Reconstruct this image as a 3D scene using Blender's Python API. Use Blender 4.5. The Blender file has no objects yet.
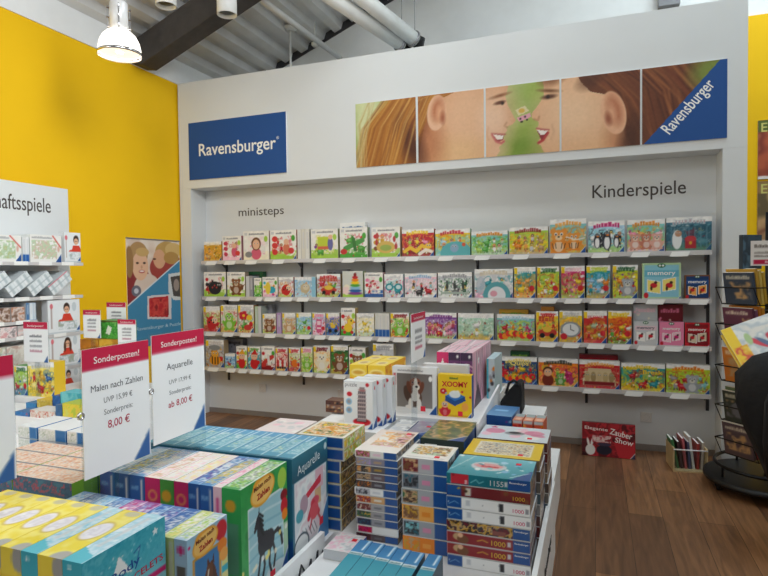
import bpy, math, random
import numpy as np
from mathutils import Matrix, Vector

S = bpy.context.scene
COL = S.collection
R_ = random.Random(7)

# ------------------------------------------------------------------ camera
F, YAW, PITCH, ROLL, EYE = 570.5, .3545, .0295, -.0125, 1.5
def _cam_axes():
    cy, sy, cp, sp = math.cos(YAW), math.sin(YAW), math.cos(PITCH), math.sin(PITCH)
    fw = np.array([-sy*cp, cy*cp, -sp]); r = np.array([cy, sy, 0.]); u = np.cross(r, fw)
    c, s = math.cos(ROLL), math.sin(ROLL)
    return c*r + s*u, -s*r + c*u, fw
AXR, AXU, AXF = _cam_axes()
def at(x, y, ax, val):
    """photo pixel -> the point of the plane ax = val it shows (used to measure the place)"""
    d = (x-384)/F*AXR - (y-288)/F*AXU + AXF
    o = np.array([0., 0., EYE]); i = 'XYZ'.index(ax)
    return o + d*((val-o[i])/d[i])
cd = bpy.data.cameras.new('camera'); cam = bpy.data.objects.new('camera', cd); COL.objects.link(cam)
cd.sensor_width = 36; cd.lens = F/768*36; cd.clip_start = .05; cd.clip_end = 100
m = Matrix.Identity(4)
for i in range(3):
    m[i][0], m[i][1], m[i][2] = AXR[i], AXU[i], -AXF[i]
m.translation = (0, 0, EYE); cam.matrix_world = m; S.camera = cam

# ------------------------------------------------------------------ colours
def lin(c):
    c = np.asarray(c, float)/255.
    return np.where(c <= .04045, c/12.92, ((c+.055)/1.055)**2.4)
C_ = dict(white='f4f3f0', cream='f3ead0', black='17171a', dark='2b2a2e', grey='9a9aa0', lgrey='cfd0d3', mgrey='6d6d74', red='cc1f2c', dred='8a1420', wine='6d1322', orange='ee8418',
          lorange='f6ab4c', yellow='f6cf22', lyellow='f7e47a', gold='d2a02c', green='4da53a', lgreen='a6cf4c', dgreen='1f5c36', pgreen='b7cfae', mint='a9d8c2', teal='1f96a4', dteal='125a6c',
          lteal='7fc6cc', blue='1e5ca8', dblue='12396f', lblue='8fbfe2', sky='b9dcf0', navy='14264f', purple='7b3f92', lpurple='b99ac6', pink='ec86ab', lpink='f6c6d4', magenta='d0226e',
          brown='7a4a28', dbrown='44291a', tan='c8a070', skin='eab892', beige='ded0b4', rvb='1c4f93', silver='c4c8cc', lime='c3d82e', aqua='35b3c9')
def rgb(c):
    if isinstance(c, str):
        c = C_.get(c, c); return np.array([int(c[i:i+2], 16) for i in (0, 2, 4)], float)
    return np.array(c, float)

# ------------------------------------------------------------------ printed artwork (vertex colours on a face grid)
class Art:
    def __init__(s, w, h, bg='white', res=.006):
        s.w, s.h = w, h; s.nx = max(3, int(math.ceil(w/res))); s.ny = max(3, int(math.ceil(h/res)))
        s.a = w/h; s.px = 1./s.ny
        s.X, s.Y = np.meshgrid(np.linspace(0, s.a, s.nx+1), np.linspace(0, 1, s.ny+1))
        s.c = np.zeros(s.X.shape+(3,)); s.c[:] = rgb(bg); s.txt = []
    def mix(s, m, col):
        m = np.clip(m, 0, 1)[..., None]; s.c = s.c*(1-m) + rgb(col)*m if not isinstance(col, np.ndarray) or col.ndim == 1 else s.c*(1-m)+col*m; return s
    def soft(s, d, e=None): return np.clip(.5 - d/(e or 1.1*s.px), 0, 1)
    def grad(s, c0, c1, y0=0., y1=1., p=1.):
        t = np.clip((s.Y-y0)/(y1-y0), 0, 1)**p
        m = (s.Y >= y0-1e-6) & (s.Y <= y1+1e-6)
        g = rgb(c0)*(1-t[..., None]) + rgb(c1)*t[..., None]; s.c[m] = g[m]; return s
    def rect(s, x0, y0, x1, y1, col, al=1.):
        d = np.maximum(np.maximum(x0-s.X, s.X-x1), np.maximum(y0-s.Y, s.Y-y1)); return s.mix(s.soft(d)*al, col)
    def ell(s, x, y, rx, ry, col, rot=0., soft=None, al=1.):
        c, n = math.cos(rot), math.sin(rot); dx, dy = s.X-x, s.Y-y
        q = np.sqrt(((c*dx+n*dy)/rx)**2 + ((-n*dx+c*dy)/ry)**2)
        return s.mix(s.soft((q-1)*min(rx, ry), soft)*al, col)
    def poly(s, pts, col, al=1.):
        m = np.zeros(s.X.shape, bool); n = len(pts)
        for i in range(n):
            x0, y0 = pts[i]; x1, y1 = pts[(i+1) % n]
            if y0 == y1: continue
            m ^= ((s.Y >= min(y0, y1)) & (s.Y < max(y0, y1))) & (s.X < x0+(s.Y-y0)*(x1-x0)/(y1-y0))
        return s.mix(m*al, col)
    def line(s, pts, wd, col, al=1., soft=None):
        d = np.full(s.X.shape, 9.)
        for (x0, y0), (x1, y1) in zip(pts, pts[1:]):
            vx, vy = x1-x0, y1-y0; L = vx*vx+vy*vy+1e-9
            t = np.clip(((s.X-x0)*vx+(s.Y-y0)*vy)/L, 0, 1)
            d = np.minimum(d, np.hypot(s.X-x0-t*vx, s.Y-y0-t*vy))
        return s.mix(s.soft(d-wd/2, soft)*al, col)
    def star(s, x, y, r, col):
        p = [(x+(r if k % 2 == 0 else r*.45)*math.sin(k*math.pi/5), y+(r if k % 2 == 0 else r*.45)*math.cos(k*math.pi/5)) for k in range(10)]
        return s.poly(p, col)
    def corner(s, col='rvb', z=.2):
        s.poly([(s.a, 0), (s.a-z*.9, 0), (s.a, z*1.15)], col); s.line([(s.a-z*.95, -.01), (s.a+.02, z*1.22)], .018, 'white', .8); return s
    def marks(s, x0, y, x1, h, col, sd=0, wave=0.):
        """a printed title too small to read: uneven blocks in a row"""
        r = random.Random(sd); x = x0; k = 0
        while x < x1-h*.3:
            w = h*r.uniform(.35, .8); yy = y + wave*math.sin((x-x0)/max(.01, x1-x0)*math.pi)
            hh = h*r.uniform(.7, 1.15)
            s.rect(x, yy, min(x+w, x1), yy+hh, col, .9); s.rect(x+w*.35, yy+hh*.3, x+w*.6, yy+hh*.75, s.c[s.ny//2, s.nx//2], .35)
            x += w+h*.13; k += 1
        return s
    def noise(s, amt, sd, sc=6):
        r = np.random.RandomState(sd); g = r.randn(sc+2, int(sc*max(s.a, .3))+3)
        yy = s.Y*sc; xx = s.X*sc; i = np.clip(yy.astype(int), 0, g.shape[0]-2); j = np.clip(xx.astype(int), 0, g.shape[1]-2)
        fy, fx = yy-i, xx-j; fy = fy*fy*(3-2*fy); fx = fx*fx*(3-2*fx)
        n = (g[i, j]*(1-fx)+g[i, j+1]*fx)*(1-fy)+(g[i+1, j]*(1-fx)+g[i+1, j+1]*fx)*fy
        s.c = np.clip(s.c + (n*amt)[..., None]*np.array([1, .95, .85]), 0, 255); return s
    def speck(s, n, cols, sd, y0=0., y1=1., r0=.015, r1=.05):
        r = random.Random(sd)
        for _ in range(n):
            s.ell(r.uniform(0, s.a), r.uniform(y0, y1), r.uniform(r0, r1), r.uniform(r0, r1), r.choice(cols), r.uniform(0, 3), al=.9)
        return s
    def guy(s, x, y, z, col, kind=0, head='skin'):
        """small cartoon figure: body, head, eyes, hat or ears"""
        s.ell(x, y, z*.34, z*.42, col); s.ell(x, y-.08*z, z*.18, z*.24, 'white', al=.35)
        s.ell(x-.3*z, y-.05*z, z*.13, z*.26, col, .5); s.ell(x+.3*z, y-.05*z, z*.13, z*.26, col, -.5)
        if kind == 1: s.ell(x-.2*z, y+.78*z, z*.1, z*.2, head, .3); s.ell(x+.2*z, y+.78*z, z*.1, z*.2, head, -.3)
        if kind == 2: s.poly([(x-.3*z, y+.68*z), (x+.3*z, y+.68*z), (x+.05*z, y+1.1*z)], col)
        if kind == 3: s.ell(x, y+.66*z, z*.31, z*.27, 'dbrown')
        s.ell(x, y+.55*z, z*.27, z*.26, head)
        for q in (-1, 1):
            s.ell(x+q*.1*z, y+.6*z, z*.075, z*.085, 'white'); s.ell(x+q*.1*z, y+.59*z, z*.04, z*.05, 'black')
        s.ell(x, y+.46*z, z*.1, z*.035, 'dred'); return s
    def pic(s, x0, y0, x1, y1, cols, sd, sc=.15, al=1.):
        """a printed picture too small to read: smooth patches of the palette"""
        r = np.random.RandomState(int(sd) % 99991); t = np.zeros(s.X.shape); amp = 1.
        for o in range(3):
            q = sc/2**o; g = r.rand(int(1/q)+3, int(s.a/q)+3); yy, xx = s.Y/q, s.X/q; i, j = yy.astype(int), xx.astype(int); fy, fx = yy-i, xx-j
            fy = fy*fy*(3-2*fy); fx = fx*fx*(3-2*fx)
            t += amp*((g[i, j]*(1-fx)+g[i, j+1]*fx)*(1-fy)+(g[i+1, j]*(1-fx)+g[i+1, j+1]*fx)*fy-.5); amp *= .6
        P = np.array([rgb(c) for c in cols]); t = np.clip((t*1.15+.5), 0, .999)*(len(P)-1); i = t.astype(int); f = np.clip((t-i-.12)/.76, 0, 1)[..., None]
        m = s.soft(np.maximum(np.maximum(x0-s.X, s.X-x1), np.maximum(y0-s.Y, s.Y-y1)))*al
        return s.mix(m, P[i]*(1-f)+P[np.minimum(i+1, len(P)-1)]*f)
    def text(s, t, x, y, h, col, bold=.0, rot=0., fit=None, center=False): s.txt.append((t, x, y, h, col, bold, rot, fit, center)); return s

_tc = {}
def text_polys(t, bold):
    k = (t, bold)
    if k not in _tc:
        cu = bpy.data.curves.new('t', 'FONT'); cu.body = t; cu.size = 1; cu.offset = bold; cu.resolution_u = 3
        o = bpy.data.objects.new('t', cu); COL.objects.link(o); dg = bpy.context.evaluated_depsgraph_get()
        me = o.evaluated_get(dg).to_mesh()
        v = np.array([q.co[:2] for q in me.vertices]); f = [tuple(p.vertices) for p in me.polygons]
        o.evaluated_get(dg).to_mesh_clear(); bpy.data.objects.remove(o); bpy.data.curves.remove(cu); _tc[k] = (v, f)
    return _tc[k]

# ------------------------------------------------------------------ materials
def mat(name, col, rough=.5, metal=0., spec=.5, noise=.05, scale=8., bump=0., **kw):
    mm = bpy.data.materials.new(name); mm.use_nodes = True; nt = mm.node_tree; b = nt.nodes['Principled BSDF']
    c = lin(rgb(col)); tc = nt.nodes.new('ShaderNodeTexCoord'); nz = nt.nodes.new('ShaderNodeTexNoise'); nz.inputs['Scale'].default_value = scale; nz.inputs['Detail'].default_value = 4
    rp = nt.nodes.new('ShaderNodeValToRGB'); rp.color_ramp.elements[0].position = .3; rp.color_ramp.elements[1].position = .7
    rp.color_ramp.elements[0].color = (*np.clip(c*(1-noise), 0, 1), 1); rp.color_ramp.elements[1].color = (*np.clip(c*(1+noise), 0, 1), 1)
    nt.links.new(tc.outputs['Object'], nz.inputs['Vector']); nt.links.new(nz.outputs['Fac'], rp.inputs['Fac']); nt.links.new(rp.outputs['Color'], b.inputs['Base Color'])
    b.inputs['Roughness'].default_value = rough; b.inputs['Metallic'].default_value = metal; b.inputs['Specular IOR Level'].default_value = spec
    if bump:
        bp = nt.nodes.new('ShaderNodeBump'); bp.inputs['Strength'].default_value = bump; bp.inputs['Distance'].default_value = .01; nt.links.new(nz.outputs['Fac'], bp.inputs['Height']); nt.links.new(bp.outputs['Normal'], b.inputs['Normal'])
    for k, v in kw.items(): b.inputs[k].default_value = v
    return mm
def print_mat(name, rough, coat):
    mm = bpy.data.materials.new(name); mm.use_nodes = True; nt = mm.node_tree; b = nt.nodes['Principled BSDF']
    a = nt.nodes.new('ShaderNodeAttribute'); a.attribute_name = 'Col'
    nz = nt.nodes.new('ShaderNodeTexNoise'); nz.inputs['Scale'].default_value = 40; mp = nt.nodes.new('ShaderNodeMapRange'); mp.inputs[3].default_value = rough-.06; mp.inputs[4].default_value = rough+.06
    nt.links.new(a.outputs['Color'], b.inputs['Base Color']); nt.links.new(nz.outputs['Fac'], mp.inputs[0]); nt.links.new(mp.outputs[0], b.inputs['Roughness'])
    b.inputs['Coat Weight'].default_value = coat; b.inputs['Coat Roughness'].default_value = .15; b.inputs['Specular IOR Level'].default_value = .4
    return mm
M = dict(card=print_mat('printed_card', .45, .1), gloss=print_mat('shrink_wrapped_card', .3, .35), paper=print_mat('printed_paper', .6, 0.),
         white=mat('white_laminate', 'e9e7e8', .45), panel=mat('white_wall_panel', 'dfe2e3', .55, noise=.015, scale=2), board=mat('white_podium_board', 'eeeeee', .4),
         shelf=mat('shelf_metal', 'd6d4d4', .35, .25), grey=mat('grey_metal', '8d8d90', .4, .6), slot=mat('dark_slot_strip', '3a3a3f', .5), strut=mat('grey_bracket', '77777c', .5), yellow=mat('yellow_wall_paint', 'f9c60e', .65, spec=.25, noise=.03, scale=1.5),
         gable=mat('white_plaster', 'eef0f0', .8, noise=.02), beam=mat('dark_timber', '3b3735', .6, noise=.2, scale=14), steel=mat('corrugated_steel', 'dcdddd', .36, .2, noise=.1, scale=3), duct=mat('white_duct', 'eceeec', .4),
         black=mat('black_plastic', '131315', .45), cloth=mat('black_fabric', '101012', .8, noise=.3, scale=30, bump=.4), wire=mat('black_wire', '17171a', .35, .4), wood=mat('light_wood', 'c9b183', .5, noise=.12, scale=6),
         chrome=mat('chrome', 'cfcfd2', .15, 1.), socket=mat('socket_plastic', 'd9d6d2', .35), base=mat('grey_baseboard', '8f8781', .5), rubber=mat('rubber', '0c0c0d', .7), ink=mat('dark_lettering', '4a4340', .6), script=mat('black_script', '2e2e33', .6))
def clear_mat(name, tint=(1, 1, 1), rough=.02):
    mm = bpy.data.materials.new(name); mm.use_nodes = True; nt = mm.node_tree; nt.nodes.remove(nt.nodes['Principled BSDF']); out = nt.nodes['Material Output']
    g = nt.nodes.new('ShaderNodeBsdfGlossy'); g.inputs['Roughness'].default_value = rough; t = nt.nodes.new('ShaderNodeBsdfTransparent'); t.inputs['Color'].default_value = (*tint, 1)
    mx = nt.nodes.new('ShaderNodeMixShader'); mx.inputs[0].default_value = .05
    nt.links.new(t.outputs[0], mx.inputs[1]); nt.links.new(g.outputs[0], mx.inputs[2]); nt.links.new(mx.outputs[0], out.inputs[0]); return mm
M['clear'] = clear_mat('clear_acrylic', (.93, .95, .96))
def glow(name, col, st):
    mm = bpy.data.materials.new(name); mm.use_nodes = True; b = mm.node_tree.nodes['Principled BSDF']; b.inputs['Emission Color'].default_value = (*col, 1); b.inputs['Emission Strength'].default_value = st; return mm
M['bulb'] = glow('lamp_bulb_glow', (1, .9, .75), 30)

# ------------------------------------------------------------------ objects
def link(name, me, par=None, loc=(0, 0, 0), rot=(0, 0, 0)):
    o = bpy.data.objects.new(name, me); COL.objects.link(o); o.location = loc; o.rotation_euler = rot
    if par: o.parent = par
    return o
def tag(o, label, cat, group=None):
    o['label'] = label; o['category'] = cat
    if group: o['group'] = group
    return o
def thing(name, label, cat, loc=(0, 0, 0), rot=(0, 0, 0), group=None): return tag(link(name, None, None, loc, rot), label, cat, group)
def struct(o): o['kind'] = 'structure'; return o
class MB:
    def __init__(s): s.v, s.f, s.sm = [], [], []
    def add(s, vs, fs, smooth=False):
        k = len(s.v); s.v += [tuple(map(float, q)) for q in vs]; s.f += [tuple(k+i for i in f) for f in fs]; s.sm += [smooth]*len(fs); return s
    def box(s, x0, x1, y0, y1, z0, z1):
        return s.add([(x0, y0, z0), (x1, y0, z0), (x1, y1, z0), (x0, y1, z0), (x0, y0, z1), (x1, y0, z1), (x1, y1, z1), (x0, y1, z1)],
                     [(0, 3, 2, 1), (4, 5, 6, 7), (0, 1, 5, 4), (1, 2, 6, 5), (2, 3, 7, 6), (3, 0, 4, 7)])
    def tube(s, pts, r, n=10, caps=True):
        P = [Vector(p) for p in pts]; rings = []; rr = r if isinstance(r, (list, tuple)) else [r]*len(P); up = None
        for i, p in enumerate(P):
            d = (P[min(i+1, len(P)-1)]-P[max(i-1, 0)]).normalized()
            a = d.cross(Vector((0, 0, 1))) if abs(d.z) < .95 else d.cross(Vector((0, 1, 0)))
            a.normalize(); b = d.cross(a); rings.append([p+rr[i]*(math.cos(2*math.pi*k/n)*a+math.sin(2*math.pi*k/n)*b) for k in range(n)])
        vs = [q for g in rings for q in g]; fs = [(i*n+k, i*n+(k+1) % n, (i+1)*n+(k+1) % n, (i+1)*n+k) for i in range(len(P)-1) for k in range(n)]
        if caps: fs += [tuple(range(n))[::-1], tuple((len(P)-1)*n+k for k in range(n))]
        return s.add(vs, fs, n > 6)
    def lathe(s, prof, c=(0, 0, 0), n=32, smooth=True):
        vs = [(c[0]+r*math.cos(2*math.pi*k/n), c[1]+r*math.sin(2*math.pi*k/n), c[2]+z) for r, z in prof for k in range(n)]
        return s.add(vs, [(i*n+k, i*n+(k+1) % n, (i+1)*n+(k+1) % n, (i+1)*n+k) for i in range(len(prof)-1) for k in range(n)], smooth)
    def prism(s, poly, d):  # poly: 3d pts, d: offset vector
        n = len(poly); d = np.array(d); q = [np.array(p) for p in poly]
        return s.add(q+[p+d for p in q], [tuple(range(n))[::-1], tuple(range(n, 2*n))]+[(i, (i+1) % n, n+(i+1) % n, n+i) for i in range(n)])
    def text(s, t, o, u, v, h, bold=0., fit=None, n=None, th=.002, center=False):
        vs, fs = text_polys(t, bold); o, u, v = map(np.array, (o, u, v)); w = vs[:, 0].max()-vs[:, 0].min(); sx = fit/w if fit else h
        nn = np.cross(u, v); base = vs-np.array([vs[:, 0].min()+(w/2 if center else 0), 0])
        k = len(vs); P = [o+u*a*sx+v*b*h+nn*th for a, b in base]; Q = [o+u*a*sx+v*b*h for a, b in base]
        from collections import Counter
        E = Counter(); 
        for f in fs:
            for a, b in zip(f, f[1:]+f[:1]): E[(a, b)] += 1
        side = [(a, k+a, k+b, b) for (a, b) in E if (b, a) not in E]
        return s.add(P+Q, list(fs)+side)
    def build(s, name, mt, par=None, loc=(0, 0, 0), rot=(0, 0, 0), bevel=0.):
        me = bpy.data.meshes.new(name); me.from_pydata(s.v, [], s.f); me.materials.append(M[mt] if isinstance(mt, str) else mt)
        me.polygons.foreach_set('use_smooth', s.sm); me.update()
        o = link(name, me, par, loc, rot)
        if bevel:
            b = o.modifiers.new('bevel', 'BEVEL'); b.width = bevel; b.segments = 2; b.limit_method = 'ANGLE'
        return o

def box_mesh(name, w, d, h, cols, arts={}, mt='card', z0=0.):
    """carton with printed faces. cols: default colour or dict face->colour; arts: face->Art"""
    nx = max([arts[f].nx for f in arts if f in 'FBT'] or [1]); nz = max([arts[f].ny for f in arts if f in 'FBRL'] or [1])
    ny = max([arts[f].nx for f in arts if f in 'RL']+[arts['T'].ny if 'T' in arts else 1])
    V, K, Fc, Cc = [], {}, [], []
    def vid(i, j, k):
        q = (i, j, k)
        if q not in K: K[q] = len(V); V.append((-w/2+w*i/nx, -d/2+d*j/ny, z0+h*k/nz))
        return K[q]
    maps = {'F': (nx, nz, lambda a, b: (a, 0, b)), 'B': (nx, nz, lambda a, b: (nx-a, ny, b)), 'R': (ny, nz, lambda a, b: (nx, a, b)),
            'L': (ny, nz, lambda a, b: (0, ny-a, b)), 'T': (nx, ny, lambda a, b: (a, b, nz)), 'D': (nx, ny, lambda a, b: (nx-a, b, 0))}
    frames = {'F': ((-w/2, -d/2, z0), (1, 0, 0), (0, 0, 1)), 'B': ((w/2, d/2, z0), (-1, 0, 0), (0, 0, 1)), 'R': ((w/2, -d/2, z0), (0, 1, 0), (0, 0, 1)),
              'L': ((-w/2, d/2, z0), (0, -1, 0), (0, 0, 1)), 'T': ((-w/2, -d/2, z0+h), (1, 0, 0), (0, 1, 0))}
    extra = []
    for f, (na, nb, g) in maps.items():
        if f in arts:
            A = arts[f]; ia = np.round(np.linspace(0, A.nx, na+1)).astype(int); ib = np.round(np.linspace(0, A.ny, nb+1)).astype(int)
            c = lin(A.c[ib][:, ia])
            for b in range(nb):
                for a in range(na):
                    Fc.append((vid(*g(a, b)), vid(*g(a+1, b)), vid(*g(a+1, b+1)), vid(*g(a, b+1)))); Cc.append((c[b, a], c[b, a+1], c[b+1, a+1], c[b+1, a]))
            for t in A.txt: extra.append((f, A, t))
        else:
            col = lin(rgb(cols[f] if isinstance(cols, dict) and f in cols else cols.get('*', 'white') if isinstance(cols, dict) else cols))
            bd = [g(a, 0) for a in range(na)]+[g(na, b) for b in range(nb)]+[g(na-a, nb) for a in range(na)]+[g(0, nb-b) for b in range(nb)]
            Fc.append(tuple(vid(*q) for q in bd)); Cc.append([col]*len(bd))
    for f, A, (t, x, y, hh, col, bold, rot, fit, cen) in extra:
        o, u, v = [np.array(q, float) for q in frames[f]]; n = np.cross(u, v); vs, fs = text_polys(t, bold)
        wd = vs[:, 0].max()-vs[:, 0].min(); k = len(V); hm = hh*A.h; sx = (fit*A.h/wd) if fit else hm; cr, sr = math.cos(rot), math.sin(rot)
        for a, b in vs:
            a = (a-vs[:, 0].min()-(wd/2 if cen else 0))*sx; b = b*hm
            p = o+u*(x*A.h+a*cr-b*sr)+v*(y*A.h+a*sr+b*cr)+n*.0006; V.append(tuple(p))
        cl = lin(rgb(col))
        for q in fs: Fc.append(tuple(k+i for i in q)); Cc.append([cl]*len(q))
    me = bpy.data.meshes.new(name); me.from_pydata([tuple(map(float, q)) for q in V], [], Fc)
    at_ = me.color_attributes.new('Col', 'FLOAT_COLOR', 'CORNER')
    cc = np.ones((sum(len(q) for q in Fc), 4), np.float32); cc[:, :3] = np.array([x for q in Cc for x in q]); at_.data.foreach_set('color', cc.ravel())
    me.materials.append(M[mt]); me.update(); return me
def card_box(name, label, cat, loc, size, cols='white', arts={}, group=None, rot=(0, 0, 0), mt='card'):
    return tag(link(name, box_mesh(name, *size, cols, arts, mt), None, loc, rot), label, cat, group)
def sheet(art, th=.003):  # flat printed board with its face to -Y; origin at bottom centre
    return box_mesh('p', art.w, th, art.h, 'white', {'F': art}, 'paper')
def sticker(par, loc, n='x', s=.022):
    b = MB(); 
    if n == 'x': b.box(0, .0012, -s/2, s/2, -s/2, s/2)
    elif n == 'z': b.box(-s/2, s/2, -s/2, s/2, 0, .0012)
    else: b.box(-s/2, s/2, -.0012, 0, -s/2, s/2)
    o = b.build('price_sticker', RED, par, loc); o['label'] = 'small red price sticker'; return o
RED = mat('red_sticker', 'e8253c', .5)

# ------------------------------------------------------------------ the room
def floor_mat():
    mm = bpy.data.materials.new('oak_laminate_planks'); mm.use_nodes = True; nt = mm.node_tree; b = nt.nodes['Principled BSDF']; N = nt.nodes.new; L = nt.links.new
    tc = N('ShaderNodeTexCoord'); mp = N('ShaderNodeMapping'); mp.inputs['Rotation'].default_value = (0, 0, math.pi/2); L(tc.outputs['Object'], mp.inputs['Vector'])
    br = N('ShaderNodeTexBrick'); br.offset = .37; br.inputs['Scale'].default_value = 1; br.inputs['Brick Width'].default_value = 1.25; br.inputs['Row Height'].default_value = .19
    br.inputs['Mortar Size'].default_value = .0016; br.inputs['Bias'].default_value = 0; br.inputs['Color1'].default_value = (*lin([158, 114, 78]), 1); br.inputs['Color2'].default_value = (*lin([112, 78, 54]), 1); br.inputs['Mortar'].default_value = (*lin([62, 44, 32]), 1)
    L(mp.outputs[0], br.inputs['Vector'])
    m2 = N('ShaderNodeMapping'); m2.inputs['Scale'].default_value = (14, 1.2, 1); L(tc.outputs['Object'], m2.inputs['Vector'])
    nz = N('ShaderNodeTexNoise'); nz.inputs['Scale'].default_value = 2.2; nz.inputs['Detail'].default_value = 8; nz.inputs['Distortion'].default_value = .8; L(m2.outputs[0], nz.inputs['Vector'])
    rp = N('ShaderNodeValToRGB'); rp.color_ramp.elements[0].position = .3; rp.color_ramp.elements[0].color = (.45, .42, .4, 1); rp.color_ramp.elements[1].position = .75; rp.color_ramp.elements[1].color = (1.15, 1.1, 1.05, 1); L(nz.outputs['Fac'], rp.inputs['Fac'])
    mx = N('ShaderNodeMix'); mx.data_type = 'RGBA'; mx.blend_type = 'MULTIPLY'; mx.inputs[0].default_value = .85; L(br.outputs['Color'], mx.inputs[6]); L(rp.outputs['Color'], mx.inputs[7]); L(mx.outputs[2], b.inputs['Base Color'])
    b.inputs['Roughness'].default_value = .42; return mm
M['floor'] = floor_mat()
XW = -4.08                                         # the yellow side wall
struct(MB().box(-4.3, 3.3, -3.5, 6.2, -.1, 0).build('floor', 'floor'))
struct(MB().box(XW-.2, XW, -3.5, 6.0, 0, 3.47).build('wall_left', 'yellow'))
struct(MB().box(XW-.2, XW+.012, -3.5, 6.0, 3.47, 3.80).build('trim_1', 'gable'))
struct(MB().box(XW-.2, 3.3, 6.0, 6.2, 0, 7.2).build('wall_back', 'gable'))
struct(MB().box(.95, 3.1, 5.98, 6.0, 0, 3.735).build('wall_back_yellow', 'yellow'))
struct(MB().box(3.1, 3.3, -.5, 6.0, 0, 7.2).build('light_block_wall', 'gable'))  # unseen wall added to keep world light off the shelving niche
SL = .39
def roof(x): return 3.71+SL*(x-XW)
cb = MB(); pr = []; x = XW-.2; P_ = .215
while x < .75:
    for dx, dz in ((0, 0), (.08, 0), (.105, .06), (.19, .06)): pr.append((x+dx, roof(x+dx)+dz))
    x += P_
n = len(pr); vs = [(a, -3.5, z) for a, z in pr]+[(a, 6.0, z) for a, z in pr]
cb.add(vs, [(i, i+1, n+i+1, n+i) for i in range(n-1)]); struct(cb.build('ceiling', 'steel'))
struct(MB().prism([(XW, 5.985, roof(XW)-.03), (.9, 5.985, roof(.9)-.03), (.9, 5.985, roof(.9)+.12), (XW, 5.985, roof(XW)+.12)], (0, .014, 0)).build('trim_2', 'slot'))
bm_ = MB(); yb = 4.25
x1 = .6; zc = lambda x: roof(x)-.005
bm_.prism([(XW+.015, yb, 3.47), (-3.95, yb, 3.45), (x1, yb, zc(x1)-.30), (x1, yb, zc(x1)-.03), (XW+.015, yb, zc(XW)-.03)], (0, .2, 0))
struct(bm_.build('beam', 'beam', bevel=.008))

# ------------------------------------------------------------------ white shelving unit
XL, XR, YF, ZT, ZB, XI, XO, YB = -4.06, 1.048, 4.873, 3.466, 2.3785, -3.925, .89, 5.115
U = thing('shelving_unit', 'tall white shop shelving unit with wide header panel along the back', 'shelving unit', (-1.5, YF, 0))
def up(mb, name, mt, **k): return mb.build(name, mt, U, (1.5, -YF, 0), **k)
up(MB().box(XL, XR, YF, YB+.03, ZB, ZT), 'header_panel', 'panel')
up(MB().box(XL, XI, YF, YB+.03, 0, ZB-.001), 'side_panel', 'panel'); up(MB().box(XO, XR, YF, YB+.03, 0, ZB-.001), 'side_panel', 'panel')
up(MB().box(XI, XO, YB, YB+.03, 0, ZB-.001), 'back_panel', 'panel'); up(MB().box(XI, XO, YB-.012, YB, 0, .05), 'baseboard', 'base')
for a in (-3.67, -2.77, -1.89, -.99, -.07, .835): up(MB().box(a-.011, a+.011, YB-.012, YB-.0005, .36, 1.66), 'upright_strip', 'slot')
up(MB().text('ministeps', (-3.51, YB, 2.095), (1, 0, 0), (0, 0, 1), .125, .0, fit=.54), 'lettering', 'ink')
up(MB().text('Kinderspiele', (-.02, YB, 2.09), (1, 0, 0), (0, 0, 1), .155, .004, fit=.70), 'lettering', 'ink')
for px, py, lb in ((263, 388, 'below the lowest shelf by the yellow wall'), (342, 394, 'behind the tower puzzle boxes'), (531.5, 408, 'above the podium behind the orange boxes'), (646, 417, 'above the standing red magic set')):
    p = at(px, py, 'Y', YB); b = MB().box(-.042, .042, -.012, 0, -.042, .042)
    o = tag(b.build('power_socket', 'socket', None, tuple(p), bevel=.004), 'white wall socket '+lb, 'socket', 'sockets in the shelving unit')
    MB().lathe([(.0, -.002), (.022, -.002), (.024, 0)], n=20).build('socket_well', 'grey', o, (0, -.0125, 0), (math.pi/2, 0, 0))
# blue logo sign
a0 = at(189, 123, 'Y', YF); a1 = at(287.5, 176, 'Y', YF)
lw, lh, lz = a1[0]-a0[0], 3.045-2.462, 2.462
A = Art(lw, lh, 'rvb', .05); A.text('Ravensburger', A.a*.505, .41, .30, 'white', .012, fit=A.a*.79, center=True); A.text('®', A.a*.905, .56, .07, 'white')
tag(link('logo_sign', sheet(A, .012), None, ((a0[0]+a1[0])/2, YF-.0065, lz)), 'blue sign with white company lettering on the white header', 'sign')
# five photo panels of one big picture
PX0, PZ0, PH = -2.06, 2.453, .579
def S_(px, py): p = at(px, py, 'Y', YF); return (p[0]-PX0)/PH, (p[2]-PZ0)/PH
def LN(pts): return [S_(*q) for q in pts]
def E_(A, px, py, rx, ry, col, rot=0, soft=None, al=1.): x, y = S_(px, py); A.ell(x, y, rx/64., ry/64., col, rot, soft, al)
A = Art(2.985, PH, '93a05a', .006); r = random.Random(3)
A.grad('7f9a3a', 'a9b86e')
for _ in range(60): A.ell(r.uniform(0, 5.2), r.uniform(0, 1), r.uniform(.05, .25), r.uniform(.05, .2), r.choice(['6f8f2c', 'b9c77c', '94ad45', 'cfd9a6', '5d7a28']), soft=.12, al=.5)
sk, sk2, sk3 = 'd59a72', 'deaa82', 'b8744c'
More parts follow.
